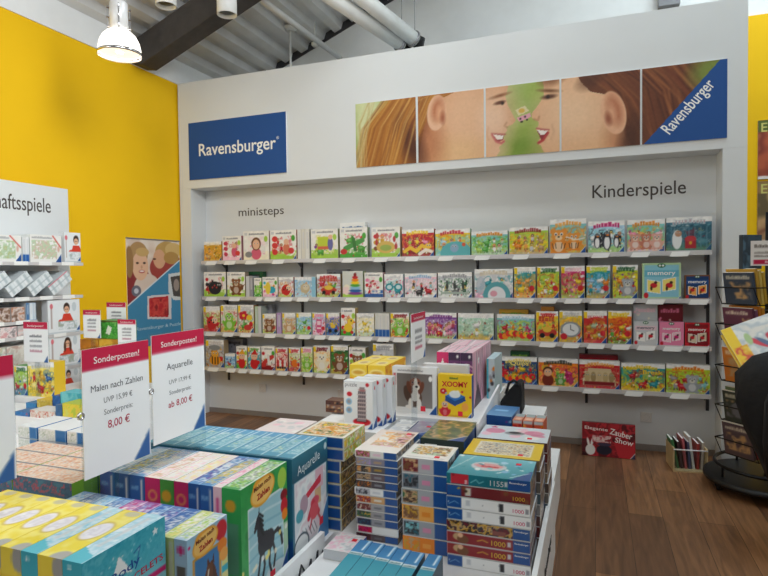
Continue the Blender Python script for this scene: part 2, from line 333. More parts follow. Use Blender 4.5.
# girl one: hair, cheek, ear, profile
E_(A, 368, 118, 18, 30, 'd7dcae', soft=.3, al=.9)
A.poly(LN([(384, 95), (420, 80), (508, 70), (508.5, 88), (506, 97), (508.5, 106), (516.5, 120.5), (512.5, 125), (506.5, 127), (508, 131), (505, 134), (503.5, 138), (505.5, 141), (503, 144.5), (499.5, 147), (500.5, 151), (496, 158), (485, 166), (480, 172), (400, 180), (400, 120)]), sk)
E_(A, 470, 118, 34, 36, 'e9bd98', soft=.6, al=.8); E_(A, 455, 158, 30, 18, 'e9bf8c', soft=.3, al=.8); E_(A, 424, 142, 18, 28, sk3, .3, soft=.3, al=.8); E_(A, 500, 118, 9, 20, 'f0cdb2', soft=.3, al=.6)
hr = ['c98b3c', 'b8762c', 'd8a455', '9a5b24', 'e0b56c', '7c431d', 'a86a2a']
A.poly(LN([(356, 172), (366, 130), (392, 98), (420, 80), (470, 72), (474, 82), (448, 96), (428, 104), (424, 130), (418, 160), (416, 175)]), 'a86a2a')
E_(A, 411, 142, 10, 26, '4a2416', .35, soft=.2, al=.9); E_(A, 420, 110, 9, 24, '7a3f20', soft=.15, al=.8)
for k in range(70):
    t = k/69.; x0 = 384+70*t+r.uniform(-4, 4); y0 = 100-24*t; x1 = 352+66*t+r.uniform(-6, 6); y1 = 176
    if t > .7: x1 = 417; y1 = 120+r.uniform(-10, 20)
    A.line(LN([(x0, y0), ((x0+x1)/2-6*(1-t), (y0+y1)/2-8), (x1, y1)]), r.uniform(.008, .03), r.choice(hr), r.uniform(.4, .9), .03)
for k in range(16): A.line(LN([(372+r.uniform(-4, 4), 98), (362+r.uniform(-5, 8), 125), (358+r.uniform(-3, 10), 170)]), .008, r.choice(['c9c190', 'b9a060', 'd9d3a8']), .6, .03)
for k in range(26): A.line(LN([(420, 100-k*.6), (445, 88-k*.5), (476+r.uniform(-6, 4), 74-r.uniform(-6, 6))]), .016, r.choice(hr[3:]), .7, .03)
E_(A, 437, 113, 9.5, 17, 'e6b795', -.1); E_(A, 438, 110, 6, 11, 'c07a55', -.15, .08); E_(A, 440, 113, 3.4, 8, 'dda27c', -.15, .06); E_(A, 443, 118, 2.2, 5, 'a86244', 0, .05)
E_(A, 500, 103, 5, 1.6, '5b3322', .15, .02); E_(A, 500, 96, 8, 1.3, '8d5a3a', .18, .03); E_(A, 503, 103.5, 1.5, 1.5, '2d1a14', 0, .02)
A.poly(LN([(492, 134), (499, 134.5), (504.5, 135.5), (504, 140), (498, 142.5)]), '9c4444'); A.poly(LN([(493.5, 134.6), (504, 136), (503, 139), (497.5, 139.5)]), 'f4ebe4'); A.line(LN([(492, 133.5), (499, 134), (506, 134.5)]), .018, 'b4605a', soft=.02); A.line(LN([(492.5, 135), (497, 142), (502, 143.5), (504.5, 141.5)]), .03, 'c4605e', soft=.02); A.line(LN([(489, 128), (487, 134), (489, 140)]), .015, 'c48a68', .6, .04); A.line(LN([(507, 123), (505, 126), (508, 127.5)]), .02, 'b07a5a', .7, .03)
E_(A, 499, 152, 6, 4, 'efc8a8', soft=.2, al=.7); E_(A, 490, 120, 8, 12, 'f2cfb4', soft=.3, al=.6)
# girl two
A.poly(LN([(541, 74), (600, 60), (642, 60), (645, 160), (570, 172), (556, 166), (549, 157), (543, 151), (541, 146), (537.5, 143.5), (539, 140), (541.5, 137), (538, 132), (536, 129), (539, 125), (538, 121.5), (532.4, 119), (531.3, 114), (538.5, 105), (543.5, 97), (544, 88)]), sk2)
E_(A, 574, 116, 26, 32, 'efc9a4', soft=.6, al=.8); E_(A, 590, 152, 36, 14, 'e2b285', soft=.3, al=.7); E_(A, 626, 140, 16, 22, 'bf7f58', soft=.25, al=.8)
E_(A, 549, 97, 6, 1.9, '5b3a2a', .05, .03); E_(A, 549, 91, 8, 1.4, '7d5234', -.15, .03); E_(A, 548, 97, 1.5, 1.6, '2a1a16', 0, .02)
E_(A, 552, 78, 10, 6, '7a4a2c', .2, .1, .8)
A.poly(LN([(536.5, 130), (548, 131), (546, 137), (541.5, 141)]), '8f3236'); A.poly(LN([(537, 130), (547.5, 131.2), (544, 135), (540.5, 135)]), 'f4ebe4'); A.line(LN([(536.5, 128.5), (542, 129.5), (549, 130)]), .02, 'b8625c', soft=.02); A.line(LN([(538.5, 143), (543, 140.5), (548, 133)]), .035, 'b8403f', soft=.02); A.line(LN([(552, 125), (554, 132), (551, 139)]), .015, 'c99878', .6, .04); A.line(LN([(534, 119.5), (538, 120.5), (539, 117)]), .02, 'a8704e', .7, .03)
h2 = ['6b3a22', '8a5230', '4b2618', '7a3f26', '9a6238', 'a8683c', '5a2c1a']
A.poly(LN([(575, 70), (600, 60), (735, 45), (735, 130), (640, 160), (628, 140), (622, 110), (606, 95), (590, 92), (580, 82)]), '6b3a22')
for k in range(90):
    t = k/89.; x0 = 578+120*t; y0 = 72-18*t+r.uniform(-3, 3)
    A.line(LN([(x0, y0), (x0+30+r.uniform(-6, 6), 92+r.uniform(-8, 8)), (x0+42+r.uniform(-12, 12)+20*(1-t), 165)]), r.uniform(.01, .035), r.choice(h2), r.uniform(.4, .8), .03)
E_(A, 590, 80, 10, 6, '4a2a1c', .5, .12, .6); E_(A, 630, 140, 8, 18, '4b2a1c', -.2, .15, .8)
E_(A, 613, 113, 10, 19, 'e4b08c', .2); E_(A, 614, 110, 6, 13, 'bf7a58', .25, .08); E_(A, 611, 114, 3.2, 8, 'dca37f', .2, .06); E_(A, 608, 119, 2.5, 5, '9c5a40', .2, .05)
E_(A, 714, 72, 16, 14, '7c8a3c', soft=.2)
# little charm between the noses
A.poly(LN([(516, 110), (525, 106), (529, 111), (519, 116)]), 'ddd2a4'); A.poly(LN([(517.5, 118), (530, 113), (531, 117), (520, 122)]), 'e0a0b0'); E_(A, 522, 111, 2.4, 2, 'd8b050')
for q in ((521, 119), (525, 117), (522, 122), (527, 120)): E_(A, *q, .9, .9, '2a2220')
A.noise(2, 5, 40)
edges = [(356, 416), (418.3, 484), (486, 559.5), (561.5, 640), (642, 727)]
plab = ['photo panel with long blond hair blowing before green', 'photo panel of a cheek and ear under blond hair', 'photo panel of two smiling girls nose to nose', 'photo panel of a cheek and ear beside brown hair', 'photo panel of brown hair with blue diagonal corner and white lettering']
for (e0, e1), lb in zip(edges, plab):
    x0 = at(e0, 120, 'Y', YF)[0]; x1 = at(e1, 110, 'Y', YF)[0]; w = x1-x0
    i0 = int(round((x0-PX0)/2.985*A.nx)); i1 = int(round((x1-PX0)/2.985*A.nx)); B = Art(w, PH, res=.006)
    jj = np.clip(np.round(np.linspace(i0, i1, B.nx+1)).astype(int), 0, A.nx); B.c = A.c[np.round(np.linspace(0, A.ny, B.ny+1)).astype(int)][:, jj].copy()
    if 'diagonal' in lb:
        B.poly([(0.02, 0), (B.a+.01, 0), (B.a+.01, 1.01), (B.a*.93, 1.01)], 'rvb')
        B.text('Ravensburger', .33, .10, .22, 'white', .012, rot=math.atan2(1, B.a*.91), fit=B.a*.80)
    tag(link('picture_board', sheet(B, .008), None, ((x0+x1)/2, YF-.0045, PZ0)), lb, 'picture', 'photo panels on the white header')

# ------------------------------------------------------------------ wall shelves
YS = YB-.225
SZ = [1.614, 1.246, .883, .517]
SN = ['on the top wall shelf', 'on the second wall shelf', 'on the third wall shelf', 'on the lowest wall shelf']
SLB = ['topmost long white metal shelf of the wall unit with price labels', 'second long white metal shelf from the top of the wall unit', 'third long white metal shelf from the top of the wall unit', 'lowest long white metal shelf of the wall unit above the sockets']
shelves = []
for s_, lb in zip(SZ, SLB):
    t = thing('metal_shelf', lb, 'shelf', (-1.5, YB, s_), group='shelves of the white wall unit'); shelves.append(t)
    MB().box(XI+.10+1.5, .828+1.5, -.225, -.014, -.008, .010).box(XI+.10+1.5, .828+1.5, -.227, -.222, -.020, .016).build('board', 'shelf', t)
    for a in (-3.67, -2.77, -1.89, -.99, -.07, .815): MB().prism([(a+1.5-.006, -.013, -.009), (a+1.5-.006, -.09, -.009), (a+1.5-.006, -.09, -.02), (a+1.5-.006, -.013, -.075)], (.010, 0, 0)).build('bracket', 'strut', t)
LABEL = mat('price_label_card', 'f2f2ef', .5, noise=.02)
def price_label(t, X, w=.125):
    b = MB().prism([(0, -.002, -.034), (w, -.002, -.034), (w+.02, -.002, .004), (.02, -.002, .004)], (0, -.002, 0)); b.build('price_label', LABEL, t, (X+1.5, -.2275, .004), (-.10, 0, 0))

def blob(A, x, y, z, c, r):
    """animal-like figure: body, head, ears, legs, tail"""
    s = r.choice((-1, 1)); c2 = np.clip(rgb(c)*.72, 0, 255)
    A.ell(x, y, z*.42, z*.26, c, .15*s); A.ell(x+s*.36*z, y+.24*z, z*.21, z*.19, c); A.ell(x+s*.52*z, y+.18*z, z*.1, z*.08, 'cream')
    for q in (-.26, -.08, .16, .3): A.ell(x+q*z, y-.28*z, z*.07, z*.15, c2)
    A.ell(x+s*.28*z, y+.46*z, z*.06, z*.13, c2, .3*s); A.ell(x+s*.42*z, y+.45*z, z*.06, z*.12, c2, -.3*s); A.ell(x-s*.46*z, y+.12*z, z*.16, z*.05, c2, -.6*s); A.ell(x+s*.40*z, y+.29*z, z*.035, z*.04, 'black'); A.ell(x-.05*z, y+.06*z, z*.2, z*.1, 'white', al=.3)
def kid(A, x, y, z, c, r):
    """small figure with arms, legs, hair"""
    c2 = np.clip(rgb(c)*.6, 0, 255); hd = r.choice(['skin', 'skin', 'e6b48e', 'lyellow']); hc = r.choice(['dbrown', 'brown', 'gold', 'dark', 'orange'])
    A.line([(x-.08*z, y-.1*z), (x-.14*z, y-.42*z)], z*.12, c2); A.line([(x+.08*z, y-.1*z), (x+.16*z, y-.40*z)], z*.12, c2); A.line([(x-.12*z, y+.12*z), (x-.36*z, y+r.uniform(-.1, .4)*z)], z*.09, hd); A.line([(x+.12*z, y+.12*z), (x+.36*z, y+r.uniform(-.1, .4)*z)], z*.09, hd)
    A.ell(x, y, z*.2, z*.27, c); A.ell(x, y+.42*z, z*.2, z*.2, hc); A.ell(x+.01*z, y+.37*z, z*.165, z*.165, hd); A.ell(x-.06*z, y+.40*z, z*.025, z*.03, 'black'); A.ell(x+.07*z, y+.40*z, z*.025, z*.03, 'black'); A.ell(x, y+.30*z, z*.06, z*.02, 'dred')
def figure(A, x, y, z, c, r): (blob if r.random() < .5 else kid)(A, x, y, z, c, r)
def art_toy(w, h, p):
    g, acc, main, sd = p; A = Art(w, h, 'f2efe8', .005); r = random.Random(sd); a = A.a
    A.pic(0, 0, a, .3, [g, g, 'f2efe8', g], sd, .25, .9); A.pic(a*.18, .2, a*.86, .8, ['f2efe8', 'ebe6da', 'f2efe8', r.choice(acc), 'efeae0', main], sd+2, .2, .5)
    A.poly([(0, 0), (a, 0), (a, .10+.08*r.random()), (a*.5, .17), (0, .12+.08*r.random())], g)
    A.marks(a*.22, .87, a*.82, .05, 'mgrey', sd); A.rect(a*.04, .86, a*.16, .95, 'lgrey')
    for k in range(2): figure(A, a*r.uniform(.2, .85), r.uniform(.25, .6), r.uniform(.22, .34), r.choice([main, main]+acc), r)
    for i in range(3): A.ell(a*.14, .70-.2*i, .07, .07, acc[i % len(acc)]) if sd % 2 else A.ell(a*r.uniform(.15, .9), r.uniform(.15, .7), .05, .05, acc[i % len(acc)])
    A.ell(a*.88, .72, .07, .10, 'lgreen' if sd % 3 else 'green'); A.speck(9, acc+['white', g], sd+9, .05, .5, .012, .03); A.corner('rvb', .16 if sd % 2 else .01); return A.noise(5, sd, 12)
def art_game(w, h, p):
    top, bot, tc, cols, sd = p[:5]; n = p[5] if len(p) > 5 else 4; A = Art(w, h, res=.005); a = A.a; r = random.Random(sd)
    A.grad(bot, top, .1, .85); A.pic(0, 0, a, .78, [bot, r.choice(cols), top, bot, r.choice(cols), top], sd, .22, .55)
    A.ell(a*.5, .02, a*.7, .22, r.choice([bot, cols[-1], 'lgreen', 'gold']), soft=.1, al=.6); A.speck(20, [top, bot, 'white']+cols, sd+1, .12, .75, .012, .045)
    for i in range(2*n):
        x = a*(.10+.80*((i % n)+.5)/n)+r.uniform(-.07, .07); big = i >= n
        figure(A, x, (.22 if big else .48)+.1*r.random(), (.34 if big else .26)*r.uniform(.8, 1.1)*min(1, a*1.1), cols[i % len(cols)], r)
    A.speck(14, ['white', 'yellow', 'red']+cols, sd+2, .02, .3, .012, .035)
    A.marks(a*.14, .77, a*.86, .13 if a > .9 else .10, tc, sd+3, .05)
    if a < .8: A.marks(a*.2, .89, a*.9, .06, tc, sd+4); A.rect(0, .78, a*.15, .97, 'yellow'); A.ell(a*.82, .32, a*.12, .09, 'red')
    A.corner(); return A.noise(8, sd, 14)
def motif(A, look, cols, sd):
    """the one main figure of a printed cover, drawn large"""
    a = A.a; r = random.Random(sd+500); x, y, z = a*.5, .38, min(.62, .95*a)
    has = lambda *k: any(q in look for q in k)
    def eyes(x, y, d, s): [(A.ell(x+q*d, y, s, s*1.1, 'white'), A.ell(x+q*d, y-.2*s, s*.5, s*.6, 'black')) for q in (-1, 1)]
    def critter(x, y, z, body, head, ear='round', belly='white'):
        A.ell(x, y-.12*z, .34*z, .34*z, body); A.ell(x, y-.16*z, .19*z, .22*z, belly, al=.6)
        for q in (-1, 1):
            A.ell(x+q*.24*z, y-.42*z, .13*z, .08*z, body); A.ell(x+q*.34*z, y-.08*z, .09*z, .2*z, body, -.5*q)
            if ear == 'round': A.ell(x+q*.22*z, y+.46*z, .12*z, .12*z, head)
            if ear == 'long': A.ell(x+q*.12*z, y+.56*z, .07*z, .2*z, head, -.2*q)
        A.ell(x, y+.28*z, .28*z, .25*z, head); A.ell(x, y+.2*z, .14*z, .1*z, 'cream', al=.7); A.ell(x, y+.24*z, .04*z, .03*z, 'black'); eyes(x, y+.35*z, .11*z, .06*z)
    if has('penguin'):
        for q, s in ((.25, .8), (.52, 1.), (.78, .7)): A.ell(a*q, .36, .13*s, .27*s, '1f2430'); A.ell(a*q, .32, .085*s, .21*s, 'f2f2f2'); A.ell(a*q, .36+.22*s, .1*s, .09*s, '1f2430'); A.ell(a*q+.02, .36+.2*s, .05*s, .025*s, 'orange'); eyes(a*q, .36+.25*s, .035*s, .025*s)
    elif has('snake'):
        A.line([(a*.08, .2), (a*.25, .34), (a*.45, .2), (a*.62, .4), (a*.8, .3)], .13, 'f0c030', soft=.02); A.line([(a*.55, .1), (a*.75, .25), (a*.92, .18)], .12, 'f4e6d8'); A.ell(a*.82, .38, .12, .1, 'f0c030'); eyes(a*.83, .41, .04, .03)
    elif has('ghost'):
        A.rect(0, 0, a, .74, '2a5a6c', .6); [A.rect(a*(.1+.13*k), .1, a*(.13+.13*k), .72, '5f8c9c', .6) for k in range(7)]; A.ell(a*.24, .34, .13, .28, 'e8ecec'); A.ell(a*.27, .52, .09, .09, 'b98a6a'); eyes(a*.27, .54, .035, .02); A.rect(a*.42, .08, a*.66, .36, 'b02a34'); A.ell(a*.54, .36, a*.12, .09, 'c43a40'); A.ell(a*.54, .24, .04, .05, 'gold')
    elif has('tiger'):
        for q, s in ((.24, 1.15), (.66, .8)):
            critter(a*q, .32, .62*s, 'e48a2a', 'e8963a'); [A.line([(a*q+d*s, .30), (a*q+d*s*.8, .16)], .02, '4a2a14') for d in (-.16, -.08, .08, .16)]
        A.line([(a*.45, .48), (a*.75, .40), (a*.95, .44)], .03, 'e8e4dc')
    elif has('fruit'):
        for k in range(9): q = (k+.5)/9; A.ell(a*(.08+.84*q), .16+.2*r.random(), .12, .11, ['d8202e', 'f08a1e', 'e63a2a', 'f2b82a'][k % 4]); A.ell(a*(.08+.84*q)+.02, .30, .03, .04, 'green')
    elif has('clock'):
        A.ell(x, .42, .3, .24, '8d97a0'); A.ell(x, .42, .24, .19, 'e6e9ea'); A.line([(x, .42), (x, .56)], .02, 'dark'); A.line([(x, .42), (x+.1, .38)], .02, 'dark'); A.ell(a*.2, .2, .1, .1, 'red')
    elif has('glasses'):
        for q in (-1, 1): A.ell(x+q*.2, .45, .18, .15, '1f8f9c'); A.ell(x+q*.2, .45, .11, .09, 'cfe6e8')
        A.line([(x-.05, .47), (x+.05, .47)], .05, '1f8f9c')
    elif has('racing car', 'yellow car'):
        A.ell(x, .32, .38*min(1, a), .12, 'c0392b' if has('red') else '3a6ac0'); A.ell(x, .42, .2*min(1, a), .1, 'e6c040'); [A.ell(x+q*.22*min(1, a), .22, .08, .08, 'black') for q in (-1, 1)]
        if has('red'): A.marks(a*.12, .68, a*.88, .16, 'c0392b', 3)
    elif has('arc'): A.ell(a*.58, .1, .46, .46, '5aa4ac'); A.ell(a*.58, .1, .3, .3, 'e6e8ea'); A.ell(a*.5, .16, .12, .1, 'e0a0b0'); A.ell(a*.16, .45, .16, .3, 'b4bcc8', al=.7)
    elif has('silhouettes'): [(A.ell(a*q, .46, .05, .14, '3c443f'), A.ell(a*q, .64, .035, .045, '3c443f'), A.ell(a*q, .3, .09, .03, '6a746c')) for q in (.27, .5, .74)]; A.rect(a*.1, .16, a*.9, .24, 'a8b8ac')
    elif has('stone figures'):
        A.poly([(a*.08, .12), (a*.22, .72), (a*.78, .72), (a*.92, .12)], 'd8c49a'); [A.ell(a*(.2+.15*k), .42, .09, .18, ['c4ab78', 'a88f60', 'd0b98a'][k % 3]) for k in range(5)]; [eyes(a*(.2+.15*k), .5, .03, .02) for k in range(5)]; A.rect(a*.12, .13, a*.88, .26, '8a1a22')
    elif has('boy'): A.ell(a*.24, .22, .2, .22, '7a2a1a'); A.ell(a*.24, .56, .17, .15, '4a2a18'); A.ell(a*.24, .5, .14, .14, 'e8b48c'); eyes(a*.24, .53, .05, .025); critter(a*.56, .26, .42, '5a9a3a', '6aae44'); A.ell(a*.82, .25, .08, .16, 'b83a6a')
    elif has('plane'): A.line([(a*.2, .32), (a*.82, .58)], .16, '4e9a4a' if has('green') else 'c83232'); A.line([(a*.5, .62), (a*.56, .28)], .12, '3a7a3a' if has('green') else 'e8e4e0'); A.ell(a*.14, .22, .12, .09, 'c83232')
    elif has('girl'): A.ell(x, .22, .2, .2, 'd8607a'); A.ell(x, .56, .19, .22, '6a4028'); A.ell(x, .54, .14, .17, 'e8b898'); eyes(x, .58, .06, .02); A.ell(a*.2, .2, .14, .1, '8a8a8a')
    elif has('circles'):
        for k in range(3): A.ell(a*.18, .7-.22*k, .11 if has('big') else .09, .10 if has('big') else .08, 'd83a3a' if has('big') else 'c83a56')
        A.ell(a*.62, .36, .13, .2, 'd87a5a' if has('big') else 'd85a78'); A.ell(a*.62, .6, .1, .1, 'e8b898'); A.ell(a*.8, .3, .11, .1, 'd83a3a')
    elif has('square'): A.rect(a*.25, .32, a*.72, .74, 'c2cf3a'); A.rect(a*.25, .32, a*.72, .42, 'd86a4a'); A.ell(a*.72, .5, .1, .22, '6a6aa0'); A.ell(a*.72, .72, .08, .08, 'e8b898')
    elif has('playground'): A.ell(x, .34, .32, .2, 'd8b458'); A.ell(x, .32, .2, .1, '9ab050'); [A.ell(a*q, w_, .05, .1, 'b83a3a') for q, w_ in ((.18, .5), (.8, .6), (.86, .36), (.2, .72))]
    elif has('ball'): A.ell(a*.62, .36, .2, .17, '2ea8c4'); A.ell(a*.36, .45, .15, .3, 'ecd04a'); A.ell(a*.7, .14, .08, .06, 'd84a8a')
    elif has('beetle', 'ladybird'):
        c = '26262a' if has('dark') else 'cc2a2a'; A.ell(x, .36, .3*min(1, a), .26, c); A.ell(x+.18*a, .46, .14, .13, 'f0c8a0' if not has('dark') else '1a1a1e'); eyes(x+.18*a, .48, .05, .035); [A.ell(x-.12+.1*k, .38+.08*(k % 2), .035, .035, '1a1a1a' if not has('dark') else 'c83a3a') for k in range(3)]
    elif has('dotted', 'spotted'): pass
    elif has('clown', 'capped', 'doll'):
        c = cols[0]; A.ell(x, .26, .24*min(1, a*1.3), .24, c); A.ell(x, .58, .17, .15, 'e8b898'); A.poly([(x-.18, .66), (x+.18, .66), (x+.05, .9)], 'cc2a2a' if has('red') else 'e6a82a'); eyes(x, .6, .06, .03)
        if has('spotted'): [A.ell(x+r.uniform(-.18, .18), .15+.25*r.random(), .03, .03, 'white') for _ in range(8)]
    elif has('frog', 'monster', 'snail', 'dragon'): critter(x, .38, z, '7ec03a', '8ccc48', '')
    elif has('monkey', 'bear', 'brown cuddly', 'cuddly'): critter(x, .38, z, '7a4a2c' if not has('tan') else 'c8a070', '8a5632' if not has('tan') else 'd0aa7c')
    elif has('lamb'): critter(x, .38, z, 'f2e8c8', 'f4ecd4')
    elif has('mouse', 'creature'): critter(a*.6, .32, .6*min(1, a*1.2), '9aa0a6', 'a8aeb4')
    elif has('duck'): A.ell(x, .3, .22*min(1, a*1.3), .16, 'f0c830'); A.ell(x+.1, .52, .13, .12, 'f4d040'); A.ell(x+.24, .5, .06, .03, 'e8862a'); A.ell(x+.12, .55, .025, .03, 'black'); [A.ell(x+q*.14, .14, .06, .06, 'cc2a2a') for q in (-1, 1)]
    elif has('bee'): A.ell(x, .26, .24, .18, 'e89a2a'); [A.rect(x-.14+.12*k, .12, x-.09+.12*k, .40, '2a2018', .8) for k in range(3)]; A.ell(x, .5, .16, .12, 'e8a83a'); eyes(x, .52, .06, .03); A.ell(a*.5, .72, .3*a, .1, '8a8e90')
    elif has('train'): [A.rect(a*(.1+.2*k), .18, a*(.26+.2*k), .48, ['c82a2a', 'f0ece6'][k % 2]) for k in range(4)]; [A.ell(a*(.18+.2*k), .15, .05, .05, 'dark') for k in range(4)]
    elif has('fish'): A.ell(x, .36, .28*min(1, a), .16, 'e8782a'); A.poly([(x-.22, .36), (x-.4, .5), (x-.4, .22)], 'e8782a'); eyes(x+.14, .4, .03, .03)
    elif has('telephone'): A.rect(a*.3, .12, a*.7, .72, 'd85a8a'); A.rect(a*.36, .46, a*.64, .64, 'f0d8e0'); [A.ell(a*(.4+.1*k), .32, .035, .035, 'f4f0f0') for k in range(3)]
    elif has('flower', 'blossom'): [A.ell(a*.35+.12*math.cos(t), .62+.1*math.sin(t), .08, .07, 'cc2236') for t in (0, 1.25, 2.5, 3.8, 5)]; A.ell(a*.35, .62, .06, .05, 'f0c83a'); A.ell(a*.72, .55, .12, .1, 'f0cc3a'); A.line([(a*.4, .2), (a*.36, .5)], .04, 'green'); A.ell(a*.6, .2, .16, .1, 'c83a3a')
    elif has('birds'): [A.ell(a*q, w_, .07, .045, 'c84a50', .3) for q, w_ in ((.3, .45), (.55, .55), (.72, .4), (.45, .66))]; A.rect(0, 0, a, .15, '2f5f9e')
    elif has('round animal'): A.ell(x, .45, .26*min(1, a), .24, 'cbb893'); A.ell(x+.04, .5, .16, .14, 'ddd0b4'); eyes(x+.02, .54, .07, .03); A.rect(a*.82, 0, a, 1, '8fc4dc')
    elif has('wave'): A.ell(a*.6, .08, .6, .46, '5fb4b8'); A.ell(a*.55, .3, .16, .16, '8fb0c8'); eyes(a*.55, .36, .05, .03); A.ell(a*.82, .42, .07, .07, 'd85a3a')
    elif has('pink figures'): [kid(A, a*(.1+.8*r.random()), .2+.35*r.random(), .3, r.choice(['d86a9a', 'c84a6a', 'e8a0bc', 'b83a5a']), r) for _ in range(9)]
    elif has('pink animals'): [critter(a*q, .3, .46, c, c) for q, c in ((.22, 'd89a86'), (.52, 'c87a62'), (.8, 'e0a898'))]
def art_memory(w, h, p):
    fr, bg, card, inn = p; A = Art(w, h, fr, .004); a = A.a
    A.rect(a*.055, .055, a*.945, .945, bg); A.rect(a*.055, .62, a*.945, .8, inn if inn != bg else bg, .6); A.ell(a*.5, .93, .1, .06, 'dgreen'); A.ell(a*.46, .93, .03, .03, 'white'); A.ell(a*.54, .93, .03, .03, 'white')
    for q, rot in ((.3, -.06), (.7, .06)):
        x0, x1 = a*(q-.18), a*(q+.18); A.poly([(x0, .2), (x1, .2+rot), (x1, .55+rot), (x0, .55)], 'white'); A.poly([(x0+.02, .22), (x1-.02, .22+rot), (x1-.02, .53+rot), (x0+.02, .53)], card)
        A.ell(a*q+.0, .38, a*.09, .07, 'red' if card != 'lpink' else 'magenta'); A.ell(a*q+.05, .46, .04, .04, 'dbrown'); A.ell(a*q-.06, .3, a*.03, .06, 'dbrown')
    A.ell(a*.1, .1, .06, .08, 'red'); A.corner('rvb', .1); A.text('memory', a*.5, .67, .17, 'white' if fr != 'silver' else 'mgrey', .02, fit=a*.72, center=True); return A
def art_spines(w, h, p):
    cols = p[0]; A = Art(w, h, cols[0]); k = len(cols)
    for i, c in enumerate(cols): A.rect(A.a*i/k, 0, A.a*(i+1)/k, 1, c); A.rect(A.a*(i+.3)/k, .35, A.a*(i+.7)/k, .9, 'lgrey', .7); A.rect(A.a*(i+.97)/k, 0, A.a*(i+1)/k, 1, 'mgrey')
    if len(p) > 1: A.rect(0, 0, A.a, p[1], 'blue'); [A.rect(A.a*(i+.92)/k, 0, A.a*(i+1)/k, 1, 'white') for i in range(k)]
    return A
def art_rainbow(w, h, p):
    A = Art(w, h, 'd5d7cf'); a = A.a; A.rect(0, 0, a, .14, 'lgreen'); A.ell(a*.2, .3, .15, .2, 'cream'); A.rect(0, .14, a*.3, .4, 'lpink', .5)
    for i, c in enumerate(['purple', 'blue', 'lblue', 'green', 'yellow', 'orange', 'red']): A.ell(a*.62, .16+.1*i, .27-.026*i, .06, c)
    A.ell(a*.62, .86, .06, .07, 'dred'); return A
def art_dark(w, h, p): A = Art(w, h, p[0]); A.marks(A.a*.1, .35, A.a*.9, .3, p[1], p[2]); return A
KIND = dict(T=art_toy, G=art_game, M=art_memory, S=art_spines, R=art_rainbow, D=art_dark)
W_ = 'toddler game box'
